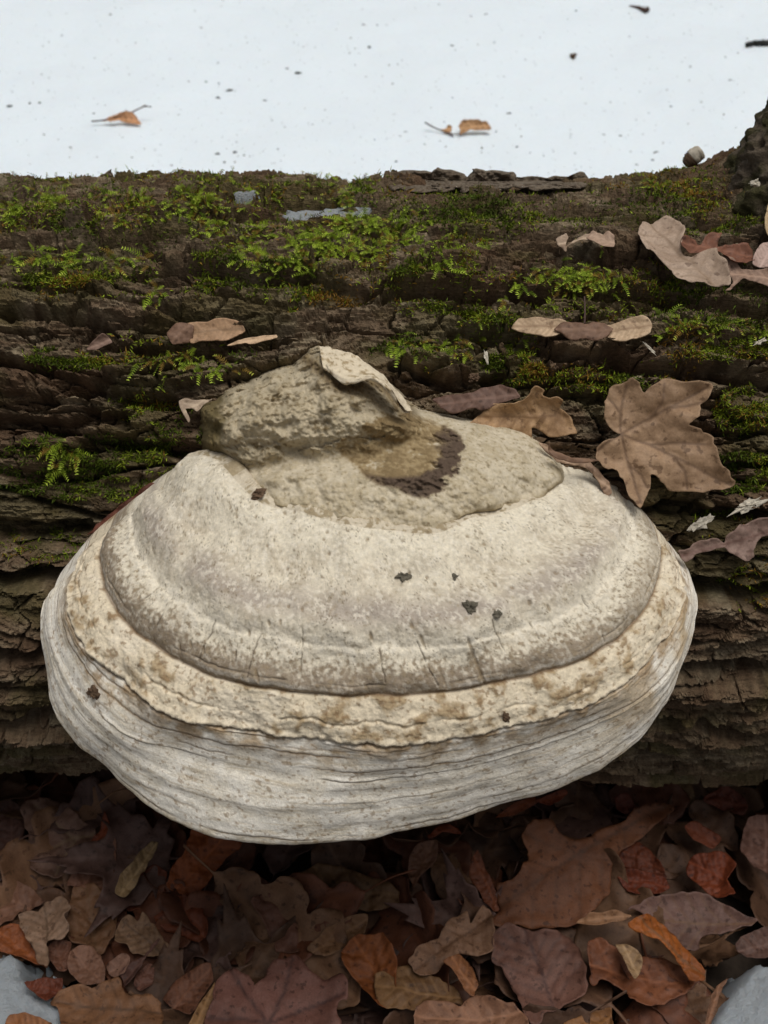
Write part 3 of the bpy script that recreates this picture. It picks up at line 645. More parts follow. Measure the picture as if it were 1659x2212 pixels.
# ------------------------------------------------------------------ leaves
def leaf_mesh(name, out2, axis_dir=None, veins=None, cup=0., bend=0., wave=.05, curl=0., seed=0., res=20, smooth=5, nside=6):
    """dry leaf over a closed 2-D outline (metres, centred); relief along local z; 'vein' attribute"""
    q = closed_smooth(out2, smooth, .28) if smooth > 1 else np.asarray(out2, float)
    q = q+np.stack([fbm(q[:, 0]*140+seed, q[:, 1]*140, 1.0, 4), fbm(q[:, 0]*140-seed, q[:, 1]*140, 5.0, 4)], 1)*.0022*min(1, np.ptp(q[:, 0])/.06)
    area = .5*abs(np.sum(q[:, 0]*np.roll(q[:, 1], -1)-q[:, 1]*np.roll(q[:, 0], -1))); s = math.sqrt(area)/res
    cl = np.vstack([q, q[:1]]); ln = np.concatenate([[0], np.cumsum(np.linalg.norm(np.diff(cl, axis=0), axis=1))])
    nb = max(24, int(ln[-1]/s)); u = np.linspace(0, ln[-1], nb, endpoint=False)
    b = np.stack([np.interp(u, ln, cl[:, k]) for k in (0, 1)], 1)
    gx, gy = np.meshgrid(np.arange(q[:, 0].min(), q[:, 0].max(), s), np.arange(q[:, 1].min(), q[:, 1].max(), s*.87))
    gx = gx+((np.arange(gx.shape[0]) % 2)*s*.5)[:, None]; gx, gy = gx.ravel(), gy.ravel()
    keep = inside(gx, gy, b); gx, gy = gx[keep], gy[keep]
    bp = [tuple(v) for v in b]+[tuple(b[0])]
    db = seg_dist(gx, gy, bp); gx, gy = gx[db > s*.45], gy[db > s*.45]
    pts = np.concatenate([b, np.stack([gx, gy], 1)])
    res_ = delaunay_2d_cdt([Vector(p) for p in pts], [(i, (i+1) % nb) for i in range(nb)], [], 1, 1e-7)
    V2 = np.array([tuple(v) for v in res_[0]]); T = np.array([f for f in res_[2] if len(f) == 3])
    c = q.mean(0); d0 = q-c; ev, evec = np.linalg.eigh(d0.T @ d0)
    ax = np.asarray(axis_dir, float) if axis_dir is not None else evec[:, 1]; ax = ax/np.linalg.norm(ax); ay = np.array([-ax[1], ax[0]])
    a_ = (V2-c) @ ax; b_ = (V2-c) @ ay; L = np.ptp((q-c) @ ax); W = np.ptp((q-c) @ ay)
    if veins is None:
        lo, hi = ((q-c) @ ax).min(), ((q-c) @ ax).max()
        b0 = .04*W*math.sin(seed*3.7)
        veins = [[tuple(c+ax*lo*.97), tuple(c+ay*b0), tuple(c+ax*hi*.97)]]
        for k in range(nside):
            p0 = lo+(hi-lo)*(.14+.72*k/nside)
            for sg in (-1, 1): veins.append([tuple(c+ax*p0+ay*b0*.5), tuple(c+ax*(p0+.20*W)+ay*sg*.24*W), tuple(c+ax*(p0+.34*W)+ay*sg*.46*W)])
        main = 1
    else: main = len(veins)
    vein = np.zeros(len(V2)); rel = np.zeros(len(V2))
    wv = max(s*.55, .0007)
    for i, vpoly in enumerate(veins):
        d = seg_dist(V2[:, 0], V2[:, 1], vpoly); k = 1. if i < main else .55
        vein = np.maximum(vein, k*np.exp(-(d/wv)**2)); rel = rel+k*np.exp(-(d/(3*wv))**2)
    db = seg_dist(V2[:, 0], V2[:, 1], bp)
    z = cup*W*(2*b_/W)**2+bend*L*(2*a_/L)**2
    z = z+wave*math.sqrt(area)*fbm(V2[:, 0]*28/(math.sqrt(area)*14)+seed*3.1, V2[:, 1]*28/(math.sqrt(area)*14)-seed, seed, 3)
    z = z-.0009*np.clip(rel, 0, 1)+.0005*fbm(V2[:, 0]*260, V2[:, 1]*260, seed, 3)
    edge = np.exp(-db/(.10*W)); en = fbm(V2[:, 0]*40+seed, V2[:, 1]*40, 2.0+seed, 2)
    z = z+curl*W*edge*(.45+1.4*en)
    V = np.concatenate([V2, z[:, None]], 1)
    return mesh_np(name, V, T, {'vein': vein})
def leafobj(name, me, mtx, tint, label, cat='leaf', group=None, vt=None, thick=.00035, tint_scale=1.0):
    o = obj(name, me, M['leaf'], None, mtx)
    t_ = lin(*tint)*tint_scale; o['tint'] = [float(v) for v in t_]  # even tint multiplier, lower for litter leaves than those on the log
    v_ = t_*1.5 if vt is None else lin(*vt)*tint_scale
    o['vein_tint'] = [float(min(1, v)) for v in v_]
    s = o.modifiers.new('thickness', 'SOLIDIFY'); s.thickness = thick; s.offset = 0
    return tag(o, label, cat, group)
def px_leaf(name, poly, P0, n, tint, label, cat='leaf', group=None, vt=None, veins_px=None, thick=.00035, tint_scale=1.0, **kw):
    """a leaf whose outline is read off the photograph and laid on the plane through P0 with normal n"""
    n = Vector(n).normalized(); P0 = np.asarray(P0, float)
    e1 = Vector((1, 0, 0)); e1 = (e1-n*e1.dot(n)).normalized(); e2 = n.cross(e1)
    W3 = on_plane(poly, P0, n)
    org = W3.mean(0)
    def loc(p): 
        w_ = on_plane(p, P0, n)-org; return np.stack([w_ @ np.array(e1), w_ @ np.array(e2)], 1)
    veins = [[tuple(r) for r in loc(v)] for v in veins_px] if veins_px else None
    me = leaf_mesh(name, loc(poly), veins=veins, **kw)
    m = Matrix(((e1.x, e2.x, n.x, org[0]), (e1.y, e2.y, n.y, org[1]), (e1.z, e2.z, n.z, org[2]), (0, 0, 0, 1)))
    return leafobj(name, me, m, tint, label, cat, group, vt, thick, tint_scale)
def log_frame(px, lift, rad=55):
    # rest on the higher bark around the spot
    g_ = np.array([(px[0]+i*rad/2, px[1]+j*rad/3) for i in range(-2, 3) for j in range(-2, 3)], float)
    x, th = to_xt(on_log(g_)); hh = np.percentile(log_h(x, th)[0], 80)
    Pp, n, _ = surf(np.array([px], float)); Pp = on_log(np.array([px], float), hh); return Pp[0]+n[0]*(lift*.45+.002), n[0]
def tilt(n, ax, deg): return (Matrix.Rotation(math.radians(deg), 3, Vector(ax)) @ Vector(n))

# --- leaves and seeds lying on the log
P0, n = log_frame((1410, 950), .016, 140)
px_leaf('maple_leaf', Z4([(1020,1195),(960,1150),(945,1060),(990,1000),(1060,962),(1095,985),(1130,1015),(1200,958),(1300,965),(1405,990),(1380,1060),(1345,1120),(1300,1155),(1360,1180),(1405,1190),(1430,1260),(1460,1340),(1503,1420),(1400,1438),(1270,1440),(1190,1400),(1145,1372),(1140,1440),(1100,1503),(1060,1460),(1030,1400),(1000,1352),(950,1345),(915,1310),(910,1260),(950,1215)]),
        P0, n, (158, 131, 102), 'flat tan maple leaf with pointed lobes lying on the log beside the fungus', 'leaf', vt=(104, 80, 60),
        veins_px=[Z4([(1020,1195),(1100,1150),(1250,1070),(1390,995)]), Z4([(1020,1195),(1150,1240),(1330,1330),(1490,1415)]), Z4([(1020,1195),(1050,1300),(1080,1400),(1100,1490)]), Z4([(1020,1195),(1020,1100),(1045,985)]), Z4([(1020,1195),(960,1230),(920,1265)])]+[Z4(v) for v in ([(1150,1125),(1200,1060),(1210,975)],[(1230,1080),(1300,1075),(1370,1060)],[(1150,1240),(1260,1230),(1400,1240)],[(1250,1290),(1300,1360),(1310,1430)],[(1060,1330),(1110,1370),(1130,1420)],[(1025,1110),(985,1060),(965,1040)])],
        cup=.03, wave=.07, curl=.07, seed=1.3, res=56, smooth=4)
P0, n = log_frame((1090, 885), .014); n2_ = tilt(n, (1, 0, 0), 18)
px_leaf('curled_leaf', Z4([(350,1160),(400,1120),(470,1060),(560,1055),(610,1030),(650,985),(690,990),(680,1020),(740,1030),(775,1045),(765,1090),(800,1110),(815,1150),(833,1185),(770,1195),(720,1200),(670,1170),(640,1165),(640,1205),(560,1180),(450,1170)]), P0, n2_, (178, 146, 108),
        'crumpled yellowish brown leaf with ragged lobes tucked behind the fungus', cup=.10, wave=.10, curl=.16, seed=2.1, res=26, vt=(120, 90, 60))
P0, n = log_frame((1040, 860), .016)
px_leaf('curled_leaf', Z4([(200,1040),(260,1020),(360,1010),(430,985),(500,978),(560,1000),(600,1035),(540,1050),(470,1062),(420,1085),(370,1080),(300,1100),(240,1075)]), P0, tilt(n, (1, 0, 0), -14), (108, 84, 72),
        'dark greyish brown dry leaf rolled behind the crumpled yellowish one', cup=-.12, wave=.06, curl=.10, seed=3.4, res=20)
P0, n = log_frame((1255, 1000), .020)
px_leaf('curled_leaf', Z4([(670,1225),(710,1235),(740,1290),(800,1310),(870,1305),(930,1350),(970,1400),(985,1450),(960,1455),(930,1400),(890,1350),(830,1325),(760,1320),(720,1290)]), P0, tilt(n, (1, 0, 0), 8), (164, 138, 114),
        'narrow curled strip of tan leaf touching the upper right rim of the fungus', cup=-.15, wave=.05, seed=4.4, res=16, nside=3)
px_leaf('curled_leaf', Z4([(700,1230),(735,1260),(800,1290),(900,1300),(930,1310),(880,1320),(790,1310),(740,1300)]), P0+n*.006, tilt(n, (0, 0, 1), 15), (118, 92, 72),
        'small brown leaf fragment above the curled strip by the fungus rim', cup=.1, wave=.05, seed=4.9, res=12, nside=2)
P0, n = log_frame((1450, 545), .012, 110)
px_leaf('oak_leaf', Z4([(1097,330),(1120,290),(1165,290),(1210,270),(1270,290),(1295,320),(1290,360),(1275,400),(1330,430),(1420,420),(1440,450),(1480,500),(1503,545),(1440,540),(1370,550),(1300,530),(1270,525),(1220,470),(1160,430),(1110,390)]), P0, tilt(n, (1, 0, 0), 5), (172, 152, 132),
        'broad pale tan oak leaf with a rounded lobe on the mossy log end', cup=.08, wave=.09, curl=.10, seed=5.2, res=28, vt=(140, 118, 96))
P0, n = log_frame((1530, 540), .018)
px_leaf('oak_leaf', Z4([(1280,390),(1290,345),(1340,350),(1360,370),(1400,335),(1445,345),(1440,390),(1500,380),(1560,380),(1610,440),(1570,470),(1500,470),(1440,410),(1380,430),(1320,420)]), P0, tilt(n, (0, 1, 0), 8), (116, 78, 60),
        'rusty brown folded oak leaf lying across the broad pale one', cup=.14, wave=.09, curl=.12, seed=6.3, res=24)
P0, n = log_frame((1610, 590), .014)
px_leaf('oak_leaf', Z4([(1590,460),(1610,400),(1640,365),(1700,360),(1740,420),(1700,470),(1640,470)]), P0, n, (176, 152, 140), 'pinkish beige leaf lobe at the foot of the branch stub', cup=.08, wave=.06, seed=7.3, res=14)
px_leaf('oak_leaf', Z4([(1440,440),(1480,425),(1540,470),(1620,480),(1720,480),(1720,560),(1640,550),(1560,520),(1500,570),(1465,582),(1510,545),(1480,500)]), P0, tilt(n, (1, 0, 0), 6), (150, 124, 106), 'brownish torn oak leaf under the rusty folded one', cup=.05, wave=.07, curl=.08, seed=8.1, res=20)
P0, n = log_frame((1280, 520), .008)
px_leaf('curled_leaf', Z4([(740,345),(790,315),(795,345),(790,380),(830,340),(880,320),(930,320),(965,345),(900,350),(840,352),(800,375),(785,400),(760,380)]), P0, n, (168, 148, 126), 'thin arched pale leaf strip caught in the moss', cup=-.1, wave=.05, seed=9.1, res=16, nside=3)
px_leaf('dead_leaf', Z4([(875,345),(900,310),(940,330),(970,318),(998,340),(995,385),(950,385),(910,365)]), P0+n*.003, tilt(n, (1, 0, 0), 12), (158, 134, 114), 'small pinkish rounded leaf piece beside the thin arched strip', cup=.08, wave=.06, seed=9.6, res=14, nside=3)
P0, n = log_frame((1575, 1160), .012)
px_leaf('oak_leaf', Z6([(1265,425),(1320,410),(1370,375),(1420,360),(1460,375),(1500,330),(1560,300),(1640,268),(1700,270),(1720,330),(1659,345),(1620,370),(1600,400),(1590,440),(1550,455),(1510,430),(1480,410),(1400,420),(1340,435),(1300,470)]), P0, n, (134, 112, 100), 'pinkish brown narrow oak leaf sticking out from the rim of the fungus', cup=.07, wave=.07, curl=.06, seed=10.2, res=22, vt=(112, 84, 74))
P0, n = log_frame((290, 1095), .012)
px_leaf('dead_leaf', Z5([(380,345),(440,280),(500,240),(560,180),(640,130),(740,104),(735,125),(660,180),(580,215),(500,265),(430,330)]), P0, tilt(n, (1, 0, 0), -10), (96, 56, 42), 'dark reddish brown leaf wedged behind the left shoulder of the fungus', cup=-.1, wave=.05, seed=11.2, res=16, nside=3)
P0, n = log_frame((1655, 480), .02)
px_leaf('dead_leaf', [(1650,470),(1662,440),(1690,420),(1720,450),(1715,500),(1680,515),(1656,505)], P0, n, (190, 168, 130), 'pale yellowish leaf edge hanging against the branch stub', cup=.08, wave=.04, seed=12.2, res=12, nside=2)
P0, n = log_frame((410, 885), .014)
px_leaf('leaf_scrap', Z3([(770,1055),(800,1040),(850,1045),(920,1040),(880,1065),(850,1100),(830,1080),(800,1085),(820,1130),(815,1145),(790,1105)]), P0, n, (168, 150, 128), 'small grey papery scrap stuck at the foot of the boss', wave=.06, cup=.05, seed=13.1, res=14, nside=2)
P0, n = log_frame((215, 740), .006)
px_leaf('leaf_scrap', Z3([(370,830),(400,790),(450,762),(485,795),(450,815),(410,830)]), P0, tilt(n, (1, 0, 0), 20), (128, 104, 90), 'small folded brown leaf tip standing in a bark furrow', cup=.2, wave=.05, seed=14.1, res=12, nside=2)

def samara(cx_poly, nut_poly, px, lift, tint, label, seed, group=None, tl=0.):
    P0, n = log_frame(px, lift); n = tilt(n, (1, 0, 0), tl)
    root = empty('maple_seed', P0); tag(root, label, 'seed', group)
    for nm, poly, tn_, kw in [('wing', p, tint, dict(cup=.05, wave=.03, res=22, nside=7)) for p in cx_poly]+[('nut', nut_poly, (118, 92, 74), dict(cup=-.16, wave=.06, res=16, nside=3))]:
        o = px_leaf(nm, poly, np.asarray(P0)+np.array(n)*(.0015 if nm == 'nut' else 0), n, tn_, None, None, seed=seed, thick=.0006 if nm == 'wing' else .0012, vt=(150, 122, 94) if nm == 'wing' else None, **kw)
        o.matrix_world = Matrix.Translation(-Vector(P0)) @ o.matrix_world; o.parent = root
    return root
samara([Z4([(770,760),(790,705),(740,695),(660,686),(590,692),(550,730),(560,745),(620,755),(700,775)]), Z4([(960,775),(930,730),(980,718),(1060,690),(1120,683),(1160,715),(1150,760),(1080,785),(1020,792)])],
       Z4([(735,738),(785,704),(830,704),(868,716),(905,703),(955,714),(992,738),(955,778),(900,786),(866,780),(820,784),(775,768)]), (1258, 712), .009, (196, 172, 140), 'double winged maple seed with both pale wings spread on the log', 15.1, tl=8)
P0, n = log_frame((1263, 690), .008); st_ = on_plane(Z4([(866,715),(868,670),(866,600)]), P0, tilt(n, (1, 0, 0), 8))
DS = [o for o in COL.objects if o.name.startswith('maple_seed')][0]
samara([Z3([(820,715),(900,703),(980,690),(1040,710),(1060,745),(1040,765),(980,790),(900,790),(820,798)])], Z3([(720,755),(760,715),(800,711),(835,725),(825,790),(780,800),(745,806)]), (445, 715), .009, (184, 150, 116), 'single winged maple seed with a brown nut lying in a bark furrow', 16.4, tl=12)
P0, n = log_frame((555, 735), .008)
px_leaf('seed_wing', Z3([(980,805),(1040,782),(1120,770),(1190,760),(1200,770),(1160,785),(1100,800),(1040,803)]), P0, tilt(n, (1, 0, 0), 14), (186, 158, 126), 'loose pale seed wing beside the single winged maple seed', 'seed', wave=.03, cup=.05, seed=17.1, res=14, nside=4)

# --- leaf litter in front of the log, outlines read off the photograph
def Z7(pts): return [(x*.5, 1621.5+y*.5) for x, y in pts]
def Z8(pts): return [(829.5+x*.5, 1621.5+y*.5) for x, y in pts]
def ground_leaf(name, poly, z, rx, ry, tint, label, **kw):
    c = np.asarray(poly, float).mean(0); P0 = on_z([c], z)[0]
    n = Matrix.Rotation(math.radians(rx), 3, 'X') @ Matrix.Rotation(math.radians(ry), 3, 'Y') @ Vector((0, 0, 1))
    kw.setdefault('cup', random.uniform(-.06, .09)); kw.setdefault('bend', random.uniform(-.03, .06)); kw.setdefault('wave', random.uniform(.08, .14)); kw.setdefault('curl', random.uniform(.03, .13))
    kw.setdefault('tint_scale', .48); kw.setdefault('seed', random.uniform(1, 60)); kw.setdefault('res', 32)
    return px_leaf(name, poly, P0, n, tint, label, **kw)
def mute(c): m_ = sum(c)/3; return tuple(m_*k_+(v-m_)*1.12 for v, k_ in zip(c, (1.02, .98, .97)))
LIT = [
 ('dead_leaf', Z7([(90,240),(170,205),(240,215),(310,260),(370,300),(410,340),(390,400),(345,440),(330,500),(290,540),(220,550),(150,520),(125,460),(130,400),(110,320)]), .040, 8, -4, (150,122,106), 'broad greyish brown leaf with branching pale veins near the foot of the log', dict(vt=(176,146,112), veins_px=[Z7([(400,350),(310,370),(220,300),(150,230)]), Z7([(310,370),(260,400),(150,440)]), Z7([(330,365),(290,420),(240,530)])])),
 ('dead_leaf', Z7([(0,450),(60,400),(130,385),(115,470),(95,545),(50,555),(-30,540),(-60,480)]), .036, 5, 8, (142,116,98), 'small notched brown leaf beside the broad veined one', {}),
 ('dead_leaf', Z7([(-40,230),(40,215),(100,250),(110,320),(90,380),(40,430),(-30,440)]), .030, 12, 3, (112,84,74), 'dull brown leaf under the broad veined one at the log foot', {}),
 ('dead_leaf', Z7([(290,580),(330,500),(380,420),(460,370),(500,380),(500,470),(495,590),(440,610),(350,590)]), .044, 20, 10, (146,108,88), 'upright brown leaf leaning between broad leaf and pale strip', {}),
 ('dead_leaf', Z7([(360,430),(420,360),(455,260),(470,330),(480,380),(420,410)]), .050, 22, -18, (142,78,48), 'pointed orange brown leaf tip standing up from the litter', dict(nside=2, res=14)),
 ('dead_leaf', Z7([(470,310),(520,270),(580,240),(582,320),(578,390),(520,385)]), .034, 24, 4, (104,70,58), 'dark folded brown leaf just under the left rim of the fungus', {}),
 ('dead_leaf', Z7([(320,590),(400,580),(480,630),(510,690),(500,780),(440,880),(380,840),(310,830),(290,760),(300,680)]), .042, -4, 6, (146,112,84), 'oval yellowish brown leaf with dark specks under the small pale oak leaf', dict(vt=(150,112,80))),
 ('oak_leaf', Z7([(80,710),(130,690),(170,690),(190,665),(230,650),(270,630),(312,680),(285,715),(302,755),(280,812),(230,818),(205,840),(225,900),(215,940),(170,920),(150,870),(110,800),(90,760)]), .052, 6, -8, (178,152,128), 'small pale oak leaf with wavy lobes lying on an oval brown one', dict(vt=(120,92,68), res=26)),
 ('dead_leaf', Z7([(-30,780),(60,750),(110,780),(150,860),(210,940),(120,910),(50,880),(-30,860)]), .044, 0, 8, (156,96,58), 'orange brown leaf next to the corner snow patch', {}),
 ('dead_leaf', Z7([(-40,580),(60,565),(130,590),(190,650),(150,680),(80,700),(60,740),(-40,770)]), .038, 3, -5, (146,112,92), 'wide dull brown leaf above the orange brown one by the snow', {}),
 ('leaf_strip', Z7([(500,610),(520,540),(600,440),(650,395),(685,400),(660,460),(640,480),(632,520),(610,530),(580,590),(540,635)]), .052, 18, 22, (166,144,108), 'pale narrow torn leaf strip standing out of rusty leaves', dict(nside=4)),
 ('dead_leaf', Z7([(540,640),(620,530),(680,500),(720,540),(730,620),(820,640),(870,680),(900,760),(870,820),(840,830),(800,790),(700,780),(640,700),(560,690)]), .040, 8, -6, (122,70,46), 'rusty red smooth leaf with a rounded end beneath pale oak pieces', {}),
 ('oak_leaf', Z7([(490,830),(520,740),(560,715),(600,730),(620,700),(660,740),(690,790),(735,850),(720,880),(660,890),(600,880),(570,880),(545,835)]), .048, 4, 8, (172,144,116), 'small pale tan oak leaf tip lying against the rusty red leaf', dict(vt=(120,92,70))),
 ('dead_leaf', Z7([(720,590),(750,500),(800,430),(830,340),(930,345),(1050,400),(980,470),(900,560),(850,630),(790,630)]), .044, 22, 12, (150,88,50), 'orange brown leaf rising toward the underside of the fungus', {}),
 ('dead_leaf', Z7([(1090,660),(1150,620),(1260,640),(1340,640),(1420,690),(1400,740),(1340,780),(1300,850),(1270,880),(1200,860),(1170,800)]), .042, -2, 5, (132,98,82), 'purplish brown leaf with a pale forked midrib', dict(vt=(178,136,96), veins_px=[Z7([(1300,870),(1290,720),(1150,640)]), Z7([(1290,720),(1340,690),(1400,700)])])),
 ('maple_leaf', Z7([(910,1120),(940,1000),(1010,940),(1080,980),(1100,1020),(1150,980),(1180,920),(1260,890),(1320,920),(1350,970),(1440,980),(1490,975),(1512,1060),(1450,1090),(1480,1180),(1440,1260),(1200,1290),(960,1280),(880,1200)]), .056, -3, 2, (146,108,96), 'big mauve brown lobed leaf with dark radiating veins', dict(vt=(98,66,60), wave=.05, curl=.04, res=30, veins_px=[Z7([(1160,1180),(1060,1050),(1000,950)]), Z7([(1160,1180),(1230,1040),(1265,900)]), Z7([(1160,1180),(1320,1110),(1490,1050)]), Z7([(1160,1180),(1020,1150),(900,1160)])])),
 ('oak_leaf', Z7([(225,1085),(300,1040),(400,1030),(500,985),(540,1040),(565,1062),(640,1050),(690,1080),(705,1150),(680,1240),(450,1290),(300,1220),(250,1140)]), .054, -4, -3, (160,122,90), 'tan shallow lobed leaf lying beside the granular snow patch', dict(vt=(112,80,56), res=26)),
 ('dead_leaf', Z7([(300,870),(340,840),(400,850),(440,890),(455,950),(450,1000),(380,1012),(320,980),(290,930)]), .048, 0, 6, (150,116,96), 'rounded pinkish brown leaf above the tan shallow lobed one', {}),
 ('dead_leaf', Z7([(200,860),(250,820),(310,835),(300,880),(290,950),(250,950),(215,900)]), .043, 2, 3, (128,92,74), 'plain brown leaf behind the rounded pinkish one', {}),
 ('dead_leaf', Z7([(105,1000),(160,985),(265,990),(262,1040),(200,1088),(150,1050)]), .056, 4, 14, (118,66,46), 'curled rust brown leaf resting on the granular snow patch', dict(cup=.16)),
 ('dead_leaf', Z7([(40,1140),(130,1140),(220,1178),(230,1250),(60,1270),(20,1200)]), .058, -6, 0, (170,122,84), 'light orange brown leaf half sunk in the snow patch', {}),
 ('dead_leaf', Z7([(700,1070),(760,990),(860,930),(912,920),(920,990),(880,1060),(820,1140),(760,1120)]), .050, 4, -8, (136,96,74), 'brown elongated leaf pressed against the big mauve lobed leaf', {}),
 ('leaf_strip', Z7([(810,1190),(850,1110),(900,1040),(930,1000),(925,1060),(890,1140),(860,1230),(820,1240)]), .056, 8, 18, (172,138,98), 'thin pale curled leaf edge along the big mauve lobed leaf', dict(nside=2, res=14)),
 ('dead_leaf', Z7([(455,930),(530,875),(565,900),(540,960),(490,980)]), .050, 5, -12, (160,128,110), 'little pinkish leaf corner near the small pale oak tip', dict(nside=2, res=14)),
 ('leaf_strip', Z7([(525,970),(570,920),(640,860),(690,810),(680,840),(620,890),(590,960),(550,1020)]), .054, 10, -26, (112,84,74), 'dark narrow rolled leaf across the small pale oak tip', dict(nside=2, cup=.2, res=16)),
 ('dead_leaf', Z7([(590,960),(640,915),(665,930),(660,1000),(610,1040),(580,1010)]), .046, 0, 4, (126,92,78), 'small mauve oval leaf between rolled leaf and elongated one', {}),
 ('dead_leaf', Z7([(1230,560),(1400,480),(1560,530),(1700,570),(1720,660),(1500,690),(1380,665),(1290,630)]), .036, 10, -4, (130,104,76), 'wide olive brown leaf with coarse folds in the shade of the fungus', dict(wave=.12)),
 ('dead_leaf', Z7([(1320,860),(1400,780),(1500,720),(1590,715),(1575,800),(1480,860),(1400,885)]), .046, 6, 10, (136,106,78), 'curved olive leaf next to the one with the forked midrib', {}),
 ('dead_leaf', Z7([(1480,880),(1540,820),(1659,800),(1720,900),(1700,1100),(1659,1120),(1560,1020),(1500,950)]), .048, 4, -10, (148,92,52), 'orange brown curled leaf between the big mauve lobed leaf and oak', dict(cup=.12)),
 ('oak_leaf', Z8([(450,750),(500,680),(490,580),(560,540),(630,470),(590,370),(640,310),(720,310),(770,370),(840,400),(920,350),(1010,320),(1080,260),(1200,220),(1265,240),(1160,330),(1100,390),(1010,450),(980,540),(970,620),(900,690),(850,740),(700,770),(560,755)]), .050, 10, 4, (142,98,70), 'large brown oak leaf with deep rounded lobes stretching to the log', dict(res=34, wave=.06, curl=.05, vt=(108,70,48))),
 ('oak_leaf', Z8([(100,920),(140,860),(230,810),(270,740),(350,700),(372,745),(420,670),(462,720),(470,830),(440,890),(330,880),(280,900),(210,962),(160,962)]), .054, 2, 6, (170,138,112), 'pale tan oak leaf with toothed tips and a curled stalk end', dict(vt=(126,88,62))),
 ('maple_leaf', Z8([(470,800),(540,760),(640,790),(720,780),(800,800),(850,850),(872,960),(870,1060),(780,1110),(700,1140),(660,1200),(610,1160),(580,1060),(520,960),(465,900)]), .052, 0, -3, (142,108,94), 'flat mauve brown leaf with long dark veins beside the curled orange leaf', dict(vt=(92,60,54), wave=.05, res=28)),
 ('dead_leaf', Z8([(870,840),(930,820),(1000,860),(1080,890),(1200,900),(1300,960),(1340,1010),(1250,1080),(1120,1110),(1050,1080),(1030,1040),(950,1000),(890,1020),(880,930)]), .053, 3, 8, (142,94,66), 'brown wavy edged leaf under the pale seed and orange curl', dict(res=28)),
 ('curled_leaf', Z8([(1060,740),(1130,700),(1190,720),(1260,790),(1320,870),(1372,950),(1362,1002),(1320,985),(1260,900),(1190,820),(1100,785)]), .070, 14, 20, (176,108,52), 'bright orange brown leaf rolled into a curved tube', dict(cup=-.22, nside=5, vt=(150,100,60))),
 ('oak_leaf', Z8([(1040,705),(1150,650),(1300,620),(1400,640),(1550,720),(1610,760),(1500,790),(1380,800),(1350,865),(1280,870),(1200,790),(1110,710)]), .050, 4, -2, (134,108,98), 'wide greyish mauve leaf behind the rolled orange one', dict(wave=.05, vt=(150,112,84))),
 ('maple_seed', Z8([(1000,840),(1050,835),(1110,880),(1118,930),(1085,988),(1060,950),(1030,890)]), .066, 2, 0, (186,160,124), 'pale single seed wing lying on a wavy brown leaf', dict(nside=3, res=14)),
 ('leaf_strip', Z8([(830,745),(880,710),(980,690),(1070,712),(1000,742),(900,752)]), .062, 12, -6, (172,136,104), 'pale thin leaf edge pointing away from the rolled orange leaf', dict(nside=2, res=14, cup=.15)),
 ('oak_leaf', Z8([(120,1170),(190,1090),(260,1085),(330,1112),(380,1065),(450,1080),(540,1110),(590,1150),(620,1240),(400,1300),(150,1280)]), .058, -6, 0, (172,134,108), 'pinkish tan round lobed leaf in front of the pale toothed oak leaf', dict(wave=.05)),
 ('dead_leaf', Z8([(-30,960),(100,930),(200,970),(300,1020),(345,1090),(260,1090),(190,1095),(100,1120),(-30,1090)]), .050, -2, 4, (156,124,88), 'yellowish brown leaf behind the pinkish round lobed one', {}),
 ('curled_leaf', Z8([(255,905),(330,878),(392,935),(402,1000),(382,1062),(340,1020),(310,960)]), .062, 8, 24, (168,120,84), 'curled tan leaf end hanging from the pale toothed oak leaf', dict(cup=-.2, nside=3, res=16)),
 ('dead_leaf', Z8([(1310,480),(1360,440),(1480,440),(1522,500),(1480,560),(1520,620),(1440,640),(1370,590),(1310,540)]), .056, 12, -16, (138,74,46), 'reddish crumpled leaf with a pale tip near the log foot', dict(wave=.13)),
 ('dead_leaf', Z8([(1000,510),(1100,520),(1220,550),(1240,600),(1150,622),(1050,612)]), .046, 10, 6, (126,66,42), 'rust brown leaf under the curled stalk of the large oak leaf', {}),
 ('dead_leaf', Z8([(1000,490),(1010,420),(1100,390),(1160,440),(1225,550),(1110,520)]), .044, 14, -10, (120,68,46), 'dark rust leaf arching beside the large lobed oak leaf', dict(cup=-.12)),
 ('maple_seed', Z8([(1168,140),(1210,100),(1300,110),(1340,180),(1362,240),(1310,240),(1260,190)]), .036, 14, 0, (150,126,94), 'dull yellowish seed wing at the dark foot of the log', dict(nside=3, res=14)),
 ('dead_leaf', Z8([(1540,420),(1570,300),(1640,280),(1720,300),(1740,420),(1700,550),(1600,500)]), .050, 12, -10, (146,114,100), 'pinkish brown leaf at the log foot beyond the reddish crumpled one', {}),
 ('dead_leaf', Z8([(1295,330),(1350,300),(1455,380),(1420,425),(1340,385)]), .052, 16, 10, (132,76,52), 'small twisted rust leaf above the reddish crumpled one', dict(res=16)),
 ('dead_leaf', Z8([(1380,210),(1480,150),(1570,230),(1550,280),(1420,240)]), .040, 16, 0, (112,62,44), 'dark rust leaf pushed under the log', {}),
 ('curled_leaf', Z8([(375,530),(400,425),(440,500),(480,600),(525,685),(470,692),(420,625)]), .050, 16, 16, (126,76,50), 'narrow orange brown leaf next to the large lobed oak leaf', dict(cup=-.15, nside=3)),
 ('dead_leaf', Z8([(100,520),(140,410),(232,388),(225,470),(160,540),(130,590)]), .044, 10, -12, (124,92,72), 'dull tan torn leaf in the shade under the fungus', {}),
 ('leaf_strip', Z8([(1395,1130),(1410,1050),(1472,988),(1445,1060),(1420,1160),(1405,1240),(1390,1200)]), .062, 6, 26, (150,116,92), 'dark edged curled leaf beside the far snow patch', dict(cup=.2, nside=2, res=16)),
